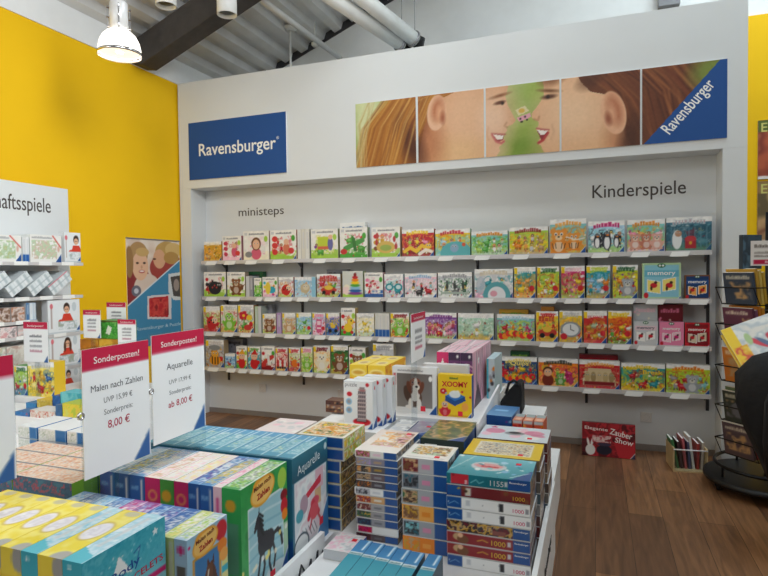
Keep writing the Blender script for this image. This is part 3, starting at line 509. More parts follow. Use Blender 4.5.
items = [[  # x0, x1, ytop, kind, params, name, look, depth, options
 (204, 222, 241.6, 'G', ('gold', 'lorange', 'cream', ['tan', 'gold'], 11, 2), 'toy_box', 'small golden yellow box with baby picture', .10),
 (222.5, 242, 236, 'T', ('lpink', ['red', 'red', 'pink'], 'pink', 13), 'game_box', 'white '+W_+' with column of small red circles', .07),
 (243.5, 269.5, 231, 'T', ('cream', ['lpink', 'pink', 'lgrey'], 'pink', 14), 'game_box', 'white '+W_+' with large girl in pink', .07),
 (270.2, 297, 230, 'T', ('lgreen', ['red', 'red', 'orange'], 'red', 15), 'game_box', 'white '+W_+' with big red circles on lime', .07),
 (297.5, 310, 229, 'S', (['e6e4dc', 'ddd9cc', 'e6e4dc'],), 'game_box', 'three pale toddler game spines seen edge-on', .20),
 (311, 338.5, 229, 'T', ('lgreen', ['green', 'yellow', 'purple'], 'lime', 16), 'game_box', 'white '+W_+' with lime green square picture', .07),
 (339.8, 368, 227.5, 'T', ('green', ['red', 'lgreen', 'pgreen'], 'green', 18), 'game_box', 'white '+W_+' with green plane and red corner', .06),
 (371.5, 400.5, 227, 'T', ('lgreen', ['red', 'gold', 'brown'], 'gold', 21), 'game_box', 'white '+W_+' with golden playground and red figures', .07),
 (402, 434.5, 229, 'G', ('red', 'dred', 'yellow', ['lgreen', 'yellow', 'pink', 'red'], 22, 3), 'game_box', 'red children game box with yellow snake', .07),
 (435.3, 470.5, 229, 'G', ('yellow', 'lteal', 'red', ['sky', 'lblue', 'orange', 'teal'], 23, 3), 'game_box', 'yellow game box with teal wave and wavy red title', .07),
 (471.3, 508, 231, 'G', ('lteal', 'lgreen', 'orange', ['lgreen', 'green', 'white', 'pgreen'], 24, 4), 'game_box', 'mint green game box with yellow rim and orange title bar', .07),
 (509.3, 548.5, 227, 'G', ('lgreen', 'yellow', 'dred', ['orange', 'lorange', 'lgrey', 'tan'], 25, 4), 'game_box', 'lime green game box with dark red title', .07),
 (550, 586.5, 219, 'G', ('lteal', 'lorange', 'lorange', ['orange', 'lorange', 'gold'], 26, 3), 'game_box', 'orange and turquoise game box with tigers', .07),
 (588, 624.8, 221, 'G', ('sky', 'lteal', 'magenta', ['white', 'dark', 'white', 'dark'], 27, 4), 'game_box', 'icy blue game box with penguins and pink title', .07),
 (627, 664.8, 219.5, 'G', ('lteal', 'lgreen', 'orange', ['pink', 'lorange', 'tan', 'lpink'], 28, 4), 'game_box', 'green game box with pink animals and orange title', .07),
 (666, 712, 217, 'G', ('4f7f92', '1d4a5c', 'silver', ['white', 'red', 'lteal'], 29, 3), 'game_box', 'dark teal game box with white ghost and red chest', .07)],
 [
 (204, 226.5, 272, 'T', ('lgreen', ['red', 'dark', 'red'], 'dark', 31), 'toy_box', 'white toy box with dark ladybird picture', .07),
 (227.3, 245.5, 272, 'T', ('lgreen', ['green', 'brown', 'yellow'], 'dgreen', 32), 'toy_box', 'white toy box with monkey on green ground', .07),
 (246, 253.5, 276, 'S', (['lgrey', 'grey'],), 'toy_box', 'two narrow grey box spines beside the monkey box', .12),
 (254, 262, 278, 'T', ('green', ['lgreen', 'white'], 'green', 34), 'toy_box', 'small white toy box with green frog', .07),
 (262.5, 278, 277, 'T', ('lpink', ['aqua', 'yellow', 'pink'], 'yellow', 33), 'toy_box', 'white toy box with turquoise ball and yellow figure', .07),
 (278.5, 294, 277, 'G', ('lgrey', 'white', 'lgrey', ['red', 'orange'], 35, 1), 'toy_box', 'pale toy box with large red beetle', .08),
 (294.7, 316, 277, 'G', ('lblue', 'sky', 'white', ['tan', 'beige'], 36, 1), 'toy_box', 'light blue toy box with beige round animal', .08),
 (316.8, 341, 274, 'G', ('lgrey', 'silver', 'red', ['red', 'gold', 'green', 'brown'], 37, 3), 'toy_box', 'grey toy box with red racing car title', .08),
 (342.5, 363.5, 271, 'R', (0,), 'toy_box', 'clear toy box with rainbow ring tower', .08),
 (364.5, 383.5, 272.5, 'T', ('blue', ['pink', 'red', 'white'], 'lgrey', 39), 'toy_box', 'white toy box with small red birds and blue base strip', .07),
 (384.3, 403.8, 274, 'G', ('white', 'lgrey', 'lgrey', ['teal', 'lteal', 'magenta'], 40, 2), 'toy_box', 'white toy box with big teal glasses', .07),
 (404.6, 437, 273.5, 'G', ('lpink', 'lgrey', 'lblue', ['dark', 'red', 'lteal', 'white'], 41, 3), 'game_box', 'pale pink game box with black and red figures', .06),
 (437.8, 472.5, 272.5, 'G', ('silver', 'white', 'grey', ['pgreen', 'mgrey', 'dgreen'], 42, 3), 'game_box', 'silver grey game box with dark standing silhouettes', .06),
 (474.5, 513.3, 269, 'G', ('lgrey', 'white', 'beige', ['teal', 'lteal', 'lgrey', 'pink'], 43, 2), 'game_box', 'large silver white game box with teal arc', .06),
 (514, 536, 267, 'G', ('teal', 'lorange', 'white', ['orange', 'lorange', 'yellow'], 44, 2), 'card_game_box', 'narrow turquoise and orange card game box', .05),
 (537, 559.5, 266.5, 'G', ('lgreen', 'yellow', 'dgreen', ['lgreen', 'red', 'white'], 45, 2), 'card_game_box', 'narrow lime green card game box', .05),
 (561, 585, 266, 'G', ('magenta', 'lgreen', 'lpink', ['red', 'pink', 'yellow'], 46, 3), 'card_game_box', 'narrow crimson pink card game box', .05),
 (586.3, 610.5, 265.5, 'G', ('teal', 'lblue', 'lime', ['lblue', 'white', 'orange', 'teal'], 47, 3), 'card_game_box', 'narrow teal card game box with blue figures', .05),
 (612.5, 638, 265, 'G', ('lime', 'yellow', 'dgreen', ['orange', 'mgrey', 'purple', 'red'], 48, 3), 'card_game_box', 'narrow yellow lime card game box with grey creature', .05),
 (642, 681.3, 263, 'M', ('b4d4a4', '8cc8da', 'lyellow', '4fa9c0'), 'matching_game_box', 'large turquoise picture matching game with pale green frame', .06),
 (684.5, 710.3, 275, 'M', ('brown', 'dblue', 'lorange', 'blue'), 'matching_game_box', 'small dark blue picture matching game with orange cards', .05)],
 [
 (203.6, 220.5, 306.5, 'G', ('cream', 'lgreen', 'white', ['red', 'red'], 51, 1), 'toy_box', 'toy box with red spotted beetle doll', .08),
 (221, 238, 305, 'G', ('cream', 'lgrey', 'lgrey', ['lgreen', 'red', 'yellow'], 52, 1), 'toy_box', 'pale toy box with lime green frog', .08),
 (238.3, 254.3, 305, 'G', ('lgrey', 'cream', 'lgrey', ['red', 'yellow', 'green'], 53, 2), 'toy_box', 'grey toy box with red flower and yellow blossom', .08),
 (255, 262, 306.5, 'S', (['pgreen', 'lgrey'],), 'toy_box', 'two narrow pale green spines beside the flower box', .12),
 (262.5, 276.3, 314, 'G', ('lgrey', 'cream', 'white', ['tan', 'brown', 'pink'], 54, 2), 'toy_box', 'small toy box with brown cuddly animal', .08),
 (276.6, 282, 313, 'S', (['lpurple'],), 'toy_box', 'narrow purple toy box edge-on', .08),
 (282.3, 296, 313, 'G', ('lgrey', 'beige', 'white', ['tan', 'lgreen'], 55, 1), 'toy_box', 'small toy box with tan cuddly bear', .08),
 (296.5, 312, 313, 'G', ('lblue', 'sky', 'white', ['green', 'lgreen'], 56, 1), 'toy_box', 'light blue toy box with green figure', .08),
 (312.4, 325.8, 313, 'G', ('sky', 'lpink', 'pink', ['pink', 'red'], 57, 1), 'toy_box', 'light blue toy box with pink toy telephone', .08),
 (326.2, 340, 313, 'G', ('lpurple', 'blue', 'white', ['yellow', 'blue'], 58, 1), 'toy_box', 'lilac toy box with blue and yellow car', .08),
 (341, 355.6, 308, 'T', ('green', ['red', 'white'], 'yellow', 59), 'toy_box', 'white toy box with yellow duck on wheels', .08),
 (356.5, 374.6, 313.5, 'G', ('cream', 'white', 'lgrey', ['yellow', 'lyellow', 'pgreen'], 60, 1), 'game_box', 'white game box with yellow oval picture', .08),
 (375, 390, 313.5, 'S', (['dcdcd2', 'e4e2da', 'dcdcd2', 'e4e2da'], .32), 'game_box', 'four white game spines with blue feet', .20),
 (390.5, 409.5, 313, 'G', ('cream', 'lgreen', 'dred', ['green', 'red', 'orange'], 61, 2), 'game_box', 'cream game box with green monster and red flowers', .08),
 (411, 424.5, 314, 'G', ('red', 'cream', 'white', ['pink', 'red'], 62, 2), 'game_box', 'narrow red game box behind the small sale sign', .06),
 (425.2, 457, 313, 'G', ('purple', 'lpurple', 'purple', ['magenta', 'lpink', 'red', 'white', 'pink'], 63, 5), 'game_box', 'purple game box with many pink figures', .06),
 (458, 494, 313.5, 'G', ('mint', 'pgreen', 'white', ['pgreen', 'white', 'mint'], 64, 3), 'game_box', 'pale green meadow game box with yellow rim', .06),
 (497, 535, 314.5, 'G', ('lteal', 'lgreen', 'sky', ['red', 'orange', 'yellow', 'magenta'], 65, 4), 'game_box', 'green game box with bright red and orange fruit', .06),
 (536, 558.5, 311.5, 'G', ('yellow', 'lorange', 'red', ['lgreen', 'red', 'orange'], 66, 2), 'card_game_box', 'narrow yellow card game box with red title', .05),
 (559.2, 582.3, 311, 'G', ('yellow', 'lorange', 'lgrey', ['grey', 'red', 'lgrey'], 67, 2), 'card_game_box', 'narrow yellow card game box with grey clock', .05),
 (583.5, 607.3, 311, 'G', ('red', 'gold', 'white', ['gold', 'pgreen', 'tan', 'red'], 68, 3), 'card_game_box', 'narrow card game box with red top and golden animals', .05),
 (607.9, 631.8, 311, 'G', ('orange', 'red', 'yellow', ['orange', 'yellow', 'white', 'green'], 69, 3), 'card_game_box', 'narrow orange red card game box with yellow cloud', .05),
 (633.2, 658.4, 321, 'M', ('silver', 'lgrey', 'white', 'lpink'), 'matching_game_box', 'silver grey picture matching game with pink corners', .05),
 (659, 684, 322, 'M', ('pink', 'pink', 'lpink', 'pink'), 'matching_game_box', 'pink picture matching game with white hang hole', .05),
 (684.6, 710, 323, 'M', ('red', 'dred', 'beige', 'red'), 'matching_game_box', 'deep red picture matching game', .05)],
 [
 (206, 224.5, 340, 'G', ('lgrey', 'grey', 'lgrey', ['orange', 'gold', 'brown'], 71, 1), 'toy_box', 'grey toy box with orange bee', .08),
 (225, 235.6, 354, 'G', ('lblue', 'sky', 'white', ['blue', 'red'], 72, 1), 'toy_box', 'low light blue toy box', .08),
 (236.4, 247.5, 346.5, 'T', ('green', ['red', 'yellow'], 'orange', 73), 'toy_box', 'white toy box with orange clown doll', .08),
 (247.9, 261, 347, 'G', ('white', 'teal', 'green', ['red', 'teal'], 74, 1), 'toy_box', 'teal toy box with red capped doll', .08),
 (261.5, 275.2, 346.5, 'T', ('dred', ['red', 'white'], 'red', 75), 'toy_box', 'white and red toy box with big red plane', .08),
 (275.6, 288, 348, 'G', ('cream', 'red', 'red', ['red', 'white'], 76, 1), 'toy_box', 'toy box with red and white striped train', .08),
 (289, 300.8, 348, 'G', ('cream', 'lgrey', 'red', ['orange', 'lgreen', 'red'], 77, 2), 'toy_box', 'pale toy box with orange fish', .08),
 (301.2, 313, 347.5, 'G', ('cream', 'lgreen', 'pink', ['lgreen', 'yellow'], 78, 2), 'toy_box', 'pale toy box with lime snail and yellow duckling', .08),
 (313.6, 330.6, 346, 'G', ('cream', 'lorange', 'wine', ['lyellow', 'cream'], 79, 1), 'toy_box', 'toy box with cream yellow lamb', .08),
 (331, 348.6, 345.5, 'G', ('dgreen', 'green', 'cream', ['wine', 'brown', 'white'], 80, 1), 'toy_box', 'dark green toy box with brown monkey', .08),
 (349, 366, 347.5, 'T', ('pgreen', ['red', 'lgreen', 'pgreen'], 'lgreen', 81), 'toy_box', 'pale green and white toy box beside the monkey', .08),
 (373, 394, 344, 'G', ('silver', 'lgrey', 'grey', ['lgrey', 'silver', 'grey'], 82, 2), 'toy_box', 'silver grey toy box above the yellow cartons', .08),
 (500, 537.2, 357.5, 'G', ('dblue', 'blue', 'lyellow', ['red', 'red', 'orange', 'yellow'], 83, 5), 'game_box', 'blue game box with red fruit and yellow title', .07),
 (538.4, 578.4, 359, 'G', ('orange', 'lorange', 'dark', ['brown', 'lgreen', 'magenta'], 84, 3), 'game_box', 'orange game box with brown haired boy and green dragon', .07),
 (579.2, 620, 361, 'G', ('red', 'red', 'lorange', ['beige', 'tan', 'gold', 'beige', 'tan'], 85, 5), 'game_box', 'bright red game box with beige stone figures', .07),
 (621, 665.2, 364, 'G', ('teal', 'yellow', 'yellow', ['red', 'teal', 'lgreen', 'gold'], 86, 3), 'game_box', 'blue building game box with big yellow title', .07),
 (666, 710.3, 365, 'G', ('lime', 'lgreen', 'orange', ['grey', 'red', 'gold', 'lteal'], 87, 4), 'game_box', 'yellow green game box with grey mouse and red title', .07)]]
GR = ['boxes on the top wall shelf', 'boxes on the second wall shelf', 'boxes on the third wall shelf', 'boxes on the lowest wall shelf']
YA = YS+.006
for li, row in enumerate(items):
    zt = SZ[li]+.0105; t = shelves[li]
    for i, (x0, x1, yt, kd, pr_, nm, look, dp) in enumerate(row):
        ysh = 262-10*(x0-205)/507 if li == 0 else 298+2.8*(x0-205)/507 if li == 1 else 333+15.8*(x0-205)/507 if li == 2 else 368+29*(x0-205)/507
        p0 = at(x0+.3, ysh, 'Y', YA); p1 = at(x1-.3, ysh, 'Y', YA); w = p1[0]-p0[0]; h = at((x0+x1)/2, yt, 'Y', YA)[2]-zt
        A = KIND[kd](w, h, pr_)
        if kd in 'TG': motif(A, look, pr_[3] if kd == 'G' else pr_[1], i+20*li)
        if li == 3 and 'building' in look: A.text("Make 'n'", .06, .78, .17, 'yellow', .02, fit=A.a*.5); A.text('Break', A.a*.5, .64, .2, 'yellow', .02, fit=A.a*.45)
        if li == 3 and look.startswith('blue game box with red fruit'): A.text('Quips', A.a*.28, .72, .2, 'lyellow', .02, fit=A.a*.5)
        side = np.clip(A.c[A.ny//2].mean(0)*.85, 0, 255)
        card_box(nm, look+' '+SN[li], 'game' if 'game' in nm else 'toy', ((p0[0]+p1[0])/2, YA+dp/2, zt), (w, dp, h), {'*': side, 'T': A.c[-2].mean(0)}, {'F': A}, GR[li], (0, 0, R_.uniform(-.012, .012)))
        if kd != 'S' or w > .13: price_label(t, p0[0]+.02, min(.125, w*.8))
# copies standing behind or on top of the front row
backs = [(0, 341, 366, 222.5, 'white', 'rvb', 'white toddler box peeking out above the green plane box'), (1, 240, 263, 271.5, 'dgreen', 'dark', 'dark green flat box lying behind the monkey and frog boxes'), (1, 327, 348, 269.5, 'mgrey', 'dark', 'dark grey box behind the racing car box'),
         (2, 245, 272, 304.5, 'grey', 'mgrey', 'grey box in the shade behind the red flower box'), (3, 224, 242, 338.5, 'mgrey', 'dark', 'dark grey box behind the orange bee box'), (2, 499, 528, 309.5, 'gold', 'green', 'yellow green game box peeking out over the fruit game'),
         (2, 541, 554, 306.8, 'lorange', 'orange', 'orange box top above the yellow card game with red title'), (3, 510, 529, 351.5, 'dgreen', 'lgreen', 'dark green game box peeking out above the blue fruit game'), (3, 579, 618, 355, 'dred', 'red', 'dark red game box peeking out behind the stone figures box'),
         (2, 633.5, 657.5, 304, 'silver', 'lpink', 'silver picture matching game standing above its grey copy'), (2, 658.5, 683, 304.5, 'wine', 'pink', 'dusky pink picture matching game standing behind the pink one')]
for li, x0, x1, yt, c0, c1, look in backs:
    yb_ = YA+.126 if li != 2 or x0 < 600 else YA+.06; p0 = at(x0, 300, 'Y', yb_); p1 = at(x1, 300, 'Y', yb_); zt = SZ[li]+.0105; h = at((x0+x1)/2, yt, 'Y', yb_)[2]-zt; w = p1[0]-p0[0]
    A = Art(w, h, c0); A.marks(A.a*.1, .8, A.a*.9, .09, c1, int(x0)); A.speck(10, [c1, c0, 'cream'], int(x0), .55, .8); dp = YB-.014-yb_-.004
    card_box('game_box', look+' '+SN[li], 'game', ((p0[0]+p1[0])/2, yb_+dp/2, zt), (w, dp, h), c0, {'F': A}, GR[li])

# ------------------------------------------------------------------ low white podiums
D0 = .295
lb_ = tag(MB().box(0, .02, -.95, .72, 0, .362).build('logo_board', 'board', None, (-1.134, 1.5, 0)), 'upright white board with black script beside the craft kits', 'board')
sc = MB()
for pts in ([(.0, .0), (.03, .05), (.05, .02), (.03, -.005), (.06, .0), (.085, .04)], [(.085, .04), (.08, .0), (.11, .015), (.125, .045), (.12, -.03), (.10, -.045), (.13, .0), (.16, .03)]):
    sc.tube([(.022, .46+1.5*a, .245+1.5*b) for a, b in pts], .005, 6)
sc.build('script_lettering', 'script', lb_)
def podium(lb, x0, x1, y0, y1):
    t = thing('display_podium', lb, 'podium', ((x0+x1)/2, (y0+y1)/2, 0), group='white podiums'); w, d = (x1-x0)/2, (y1-y0)/2
    MB().box(-w, w, -d, d, D0-.02, D0).build('deck', 'board', t)
    for q in ((w-.02, w, -d, d), (-w, -w+.02, -d, d), (-w+.0201, w-.0201, -d, -d+.02), (-w+.0201, w-.0201, d-.02, d)): MB().box(*q, 0, D0-.0201).build('side_board', 'board', t)
podium('low white podium under the long rows of craft kits', -1.945, -1.135, .55, 2.362); podium('low white podium under the teal packs and puzzle stacks', -1.10, -.221, 1.58, 2.364); podium('low white podium under the dog puzzle and its riser', -1.62, -.221, 2.366, 3.96)
lb_ = tag(MB().box(0, .02, -.7, .80, 0, .382).build('logo_board', 'board', None, (-.2195, 2.3, 0)), 'upright white board along the aisle side of the puzzle stacks', 'board')
MB().text('Ravensburger', (.0205, .12, .20), (0, 1, 0), (0, 0, 1), .07, .004, fit=.38).build('lettering', 'script', lb_)
rz = .695
ra = thing('display_riser', 'white raised block carrying the dog puzzle and the yellow and pink cartons', 'display riser', (-1.0, 3.47, D0))
MB().box(-.45, .42, -.49, .47, rz-.02-D0, rz-D0).build('top_panel', 'board', ra); MB().box(-.45, .42, -.49, -.47, 0, rz-.02-D0).build('side_board', 'board', ra); MB().box(.40, .42, -.469, .47, 0, rz-.02-D0).build('side_board', 'board', ra); MB().box(-.45, -.43, -.469, .47, 0, rz-.02-D0).build('side_board', 'board', ra)
sb = MB(); sb.prism([(.43, -.60, -.03), (.43, .10, .04), (.43, .10, .09), (.43, -.60, .02)], (.012, 0, 0)); sb.prism([(.43, -.60, -.398), (.43, .10, -.398), (.43, .10, .04), (.43, -.60, -.03)], (.012, 0, 0)); tag(sb.build('slanted_board', 'board', None, (-1.0, 3.47, rz)), 'slanted white board at the aisle end of the raised block', 'board')
rb = thing('display_riser', 'small white block carrying the white tower puzzle boxes', 'display riser', (-1.215, 2.805, D0))
MB().box(-.20, .19, -.145, .165, .37, .39).build('top_panel', 'board', rb); MB().box(-.20, .21, -.145, -.13, 0, .37).box(.175, .19, -.1299, .165, 0, .37).box(-.20, -.185, -.1299, .165, 0, .37).build('side_board', 'board', rb)
rc = thing('display_riser', 'white block behind the puzzle stacks carrying the blue and orange packs', 'display riser', (-.415, 3.42, D0))
MB().box(-.125, .125, -.34, .34, .305, .325).build('top_panel', 'board', rc); MB().box(-.125, .125, -.34, -.32, 0, .305).box(.105, .125, -.3199, .34, 0, .305).box(-.125, -.105, -.3199, .34, 0, .305).build('side_board', 'board', rc)

# ------------------------------------------------------------------ puzzle boxes with lid and tray
def puzzle(label, loc, size, cols, arts={}, group=None, stick=None, cat='puzzle', rot=0.):
    w, d, h = size; t = thing('puzzle_box', label, cat, loc, (0, 0, rot), group)
    link('lid', box_mesh('lid', w, d, h-.004, cols, arts, 'gloss', z0=.004), t); MB().box(-w/2+.0025, w/2-.0025, -d/2+.0025, d/2-.0025, 0, .0039).build('tray', TRAY, t)
    if stick: sticker(t, *stick)
    return t
TRAY = mat('white_card_tray', 'dcdad4', .7)
def cover_photo(w, h, bg0, bg1, cols, sd, res=.005, frame=None):
    A = Art(w, h, bg0, res); A.grad(bg1, bg0); A.pic(0, 0, A.a, 1, cols, sd, .12); A.noise(9, sd, 10)
    if frame: A.rect(0, 0, A.a, .07, frame); A.rect(0, .93, A.a, 1, frame); A.rect(0, 0, .07, 1, frame); A.rect(A.a-.07, 0, A.a, 1, frame)
    A.corner('rvb', .22); return A
SH = .0481
def spine_1000(w, h, kind):
    A = Art(w, h, 'white', .004); a = A.a
    if kind == 'teal':
        A.grad('1c6f7c', '35a0aa'); A.rect(.05*a, .05, .27*a, 1, 'red'); A.speck(14, ['white', 'dred', 'lpink'], 4, .1, .9, .06, .16); A.rect(.27*a, 0, a, 1, '17707e'); A.rect(0, 0, .05*a, 1, '1c6f7c')
        A.rect(.74*a, 0, a, 1, 'rvb'); A.line([(.30*a, .3), (.36*a, .6), (.40*a, .3), (.45*a, .5)], .08, 'lteal'); A.text('1155', .53*a, .2, .62, 'lgrey', .01, fit=.16*a); A.rect(.70*a, .25, .735*a, .7, 'lgrey'); A.text('Ravensburger', .76*a, .55, .22, 'white', .01, fit=.2*a)
    elif kind == 'brown':
        A.grad('6d1d20', '86322c'); A.rect(0, 0, .18*a, 1, 'rvb'); A.rect(.23*a, .12, .3*a, .85, 'lgrey'); A.rect(.24*a, .2, .29*a, .75, 'beige'); A.speck(8, ['gold', 'brown', 'dbrown'], 3, .2, .8, .1, .2); A.rect(.32*a, 0, .66*a, 1, '741f22'); A.text('1000', .80*a, .2, .45, 'gold', .01, fit=.14*a)
    elif kind == 'white':
        A.rect(0, 0, .185*a, 1, 'rvb'); A.line([(.03*a, .3), (.10*a, .6), (.15*a, .4)], .05, 'lblue'); A.rect(.24*a, .3, .29*a, .8, 'lgrey'); A.speck(6, ['lgrey', 'grey'], 2, .4, .7, .05, .1); A.rect(.64*a, .12, .69*a, .85, 'dark'); A.text('1000', .80*a, .2, .42, 'd8557a', .01, fit=.13*a); A.rect(.945*a, .2, .985*a, .65, 'grey')
    elif kind == 'dark':
        A.fill = A.rect(0, 0, a, 1, '4a3a26'); A.pic(0, 0, .80*a, 1, ['dark', 'dbrown', 'gold', 'tan', 'dark', 'wine'], 9, .5); A.rect(.56*a, .1, .72*a, .5, '8a4a40'); A.rect(.80*a, 0, a, 1, 'rvb'); A.text('Ravensburger', .82*a, .6, .2, 'white', .01, fit=.16*a)
    else:
        A.rect(0, 0, a, 1, '8f1a1f'); A.ell(.15*a, .6, .5, .35, 'tan'); A.ell(.2*a, .4, .5, .4, 'brown'); A.ell(.17*a, .75, .22, .22, 'skin'); A.rect(.80*a, 0, a, 1, 'rvb'); A.line([(.38*a, .45), (.44*a, .6), (.5*a, .45)], .1, 'gold'); A.text('1000', .545*a, .22, .58, 'gold', .015, fit=.17*a); A.rect(.735*a, .3, .775*a, .75, 'lgrey'); A.text('Ravensburger', .82*a, .6, .2, 'white', .01, fit=.16*a)
    return A
def side_art(d, h, col, sd):
    A = Art(d, h, col, .007); A.pic(0, 0, A.a*.75, 1, ['lgrey', 'dark', col, 'tan', col], sd, .7); A.rect(A.a*.75, 0, A.a, 1, 'rvb' if sd % 2 else 'lgrey', .8); return A
RSX, RSY = (-.567, -.235), (2.24, 2.492, 2.757)
lay = [('white', 'white puzzle box with blue end, lowest of the stack under the teal box'), ('red', 'red puzzle box with gold number, lower of two alike under the teal box stack'), ('red', 'red puzzle box with gold number, upper of two alike under the teal box stack'),
       ('dark', 'dark gold patterned puzzle box between white and red ones under the teal box'), ('white', 'white puzzle box with blue end, lower of the middle pair under the teal box'), ('white', 'white puzzle box with blue end, upper of the middle pair under the teal box'),
       ('brown', 'brown red puzzle box directly under the teal puzzle box'), ('teal', 'teal puzzle box with number 1155 topping the stack by the aisle')]
scol = {'white': '8d8a88', 'red': '6e2a28', 'dark': '54453a', 'brown': '5e3a36', 'teal': '3f6d72'}
w_, d_ = RSX[1]-RSX[0], .245
for i, (k, lb) in enumerate(lay):
    arts = {'F': spine_1000(w_, SH, k), 'R': side_art(d_, SH, scol[k], i)}
    if k == 'teal':
        T = Art(w_, d_, '3f9fae', .005); T.grad('2f8f9e', '7cc4d2'); T.ell(T.a*.45, .5, .30, .22, 'lgrey'); T.ell(T.a*.45, .52, .24, .12, 'e5a3a3'); T.speck(24, ['lteal', 'white', 'teal', 'lblue', 'sky'], 5, .15, .95, .02, .07); T.marks(T.a*.36, .45, T.a*.58, .07, 'red', 2); T.line([(.02, .2), (.3, .98)], .03, 'white', .5); T.poly([(T.a, 0), (T.a-.3, 0), (T.a, .5)], 'rvb'); T.line([(T.a-.32, .08), (T.a-.05, .35)], .02, 'white'); arts['T'] = T
    puzzle(lb, (sum(RSX)/2+R_.uniform(-.003, .003), RSY[0]+d_/2, .292+i*SH if False else D0+i*SH), (w_, d_, SH-.0006), {'*': scol[k], 'T': 'lgrey'}, arts, 'large puzzle boxes stacked by the aisle', (((.10, .06, SH-.0006), 'z') if k == 'teal' else None))
for si, (yy, topk, tl) in enumerate(((RSY[1], 'yellow', 'yellow framed crowd picture'), (RSY[2], 'pink', 'white and pink picture'))):
    for i in range(8):
        sd = si*10+i; c = ['6b5a50', '8d8a88', '54453a', '6e2a28', '47606a', '8a7a60', '5e3a36', '70695f'][(i*3+si) % 8]; arts = {'R': side_art(d_, SH, c, sd+3)}
        lb = '%s puzzle box %s the stack topped by the %s' % (['brown', 'grey', 'dark', 'wine', 'slate', 'sandy', 'russet', 'taupe'][(i*3+si) % 8], ['lowest in', 'second from bottom in', 'third from bottom in', 'fourth from bottom in', 'fourth from top in', 'third from top in', 'second from top in', ''][i], tl)
        if i == 7:
            if topk == 'yellow':
                T = Art(w_, d_, 'e9c53a', .005); T.rect(.16, .14, T.a-.16, .88, 'efe9d8'); T.pic(.2, .18, T.a-.2, .84, ['tan', 'cream', 'beige', 'grey', 'cream', 'brown'], 8, .05); T.rect(0, 0, .16, 1, 'e9c53a'); T.rect(T.a-.16, 0, T.a, 1, 'e9c53a')
            else:
                T = Art(w_, d_, 'd9e2e8', .005); T.speck(12, ['lpink', 'd88aa8', 'white'], 6, .25, .8, .08, .16); T.ell(T.a*.5, .5, .2, .13, 'grey'); T.ell(T.a*.5, .55, .12, .08, 'dark'); T.ell(T.a*.2, .6, .2, .18, 'e08aa6'); T.ell(T.a*.78, .6, .2, .16, 'd86a92', al=.7); T.star(T.a*.16, .88, .1, 'magenta')
            arts['T'] = T; lb = 'puzzle box with %s on top of a stack by the aisle' % tl
        puzzle(lb, (sum(RSX)/2+.012*(si+1)+R_.uniform(-.003, .003), yy+d_/2+.004, D0+i*SH), (w_, d_, SH-.0006), {'*': c, 'T': 'lgrey'}, arts, 'large puzzle boxes stacked by the aisle', (((.08, -.07, SH-.0006), 'z') if i == 7 else None))
# the two middle stacks
def spine_small(w, h, c0, pic, num, blue=.3):
    A = Art(w, h, c0, .004); a = A.a; A.rect(.03*a, .08, .36*a, .92, pic[0]); A.pic(.03*a, .08, .36*a, .92, pic, int(h*1e5)+len(pic[0])+sum(map(ord, pic[0]+pic[1])), .28)
    A.rect(.38*a, 0, a, 1, c0); A.rect((1-blue)*a, 0, a, 1, 'rvb'); A.rect(.44*a, .3, .62*a, .62, num, .75); A.rect(.36*a, .0, .375*a, 1, 'grey', .5); return A
stB = [('orange', ('gold', 'orange', 'tan'), 'lorange', 'orange yellow'), ('a6a7ab', ('dteal', 'dark', 'lteal'), 'pink', 'grey with teal picture'), ('lorange', ('tan', 'brown', 'gold'), 'orange', 'amber'),
       ('b0b0b2', ('dgreen', 'tan', 'dbrown'), 'pink', 'grey with green picture'), ('a6a7ab', ('dteal', 'mgrey', 'dark'), 'pink', 'grey with slate picture'), ('bcbabb', ('brown', 'wine', 'tan'), 'pink', 'pale grey')]
hB = .408/6; wB, dB = .203, .20
ordn = ['lowest', 'second from bottom', 'third from bottom', 'third from top', 'second from top', 'top']
for i, (c0, pic, num, lk) in enumerate(stB):
    arts = {'F': spine_small(wB, hB, c0, pic, num), 'R': side_art(dB, hB, '8f979c', i)}
    if i == 5:
        T = Art(wB, dB, 'efece6', .004); T.pic(T.a*.12, .3, T.a*.9, .9, ['efece6', 'tan', 'gold', 'efece6', 'brown', 'pgreen'], 4, .16); T.rect(0, 0, T.a, .2, 'efece6'); T.marks(.08, .08, T.a-.08, .06, 'lgrey', 3); arts['T'] = T
    puzzle(lk+' puzzle box, '+ordn[i]+' in the stack of six thick boxes', (-.678+R_.uniform(-.004, .004), 2.30+dB/2, D0+i*hB), (wB, dB, hB-.0006), {'*': 'lgrey', 'T': 'white'}, arts, 'stack of six thick puzzle boxes', (((.045, -.06, hB-.0006), 'z') if i == 5 else None))
stA = [('5a4a4e', ('wine', 'dark', 'dred'), 'mgrey', 'dark wine'), ('white', ('red', 'magenta', 'wine'), 'white', 'white and crimson', 0.), ('9d9da3', ('dteal', 'navy', 'dark'), 'mgrey', 'grey with navy picture'), ('a3a0a0', ('gold', 'dgreen', 'dark'), 'mgrey', 'grey with golden picture'), ('a8a4a4', ('brown', 'wine', 'beige'), 'mgrey', 'silver with wine picture'),
       ('d8a468', ('orange', 'dred', 'beige'), 'white', 'orange'), ('white', ('lgrey', 'grey', 'dark'), 'lgrey', 'white'), ('4c4348', ('brown', 'dark', 'orange'), 'grey', 'dark brown'), ('6e5a5e', ('mgrey', 'tan', 'dark'), 'grey', 'mauve grey'), ('5d565b', ('dark', 'tan', 'orange'), 'gold', 'charcoal'), ('8a8494', ('lpurple', 'grey', 'tan'), 'tan', 'lilac grey'), ('efe9e2', ('tan', 'brown', 'pink'), 'lpink', 'cream white')]
hA = .408/12; wA, dA = .198, .345
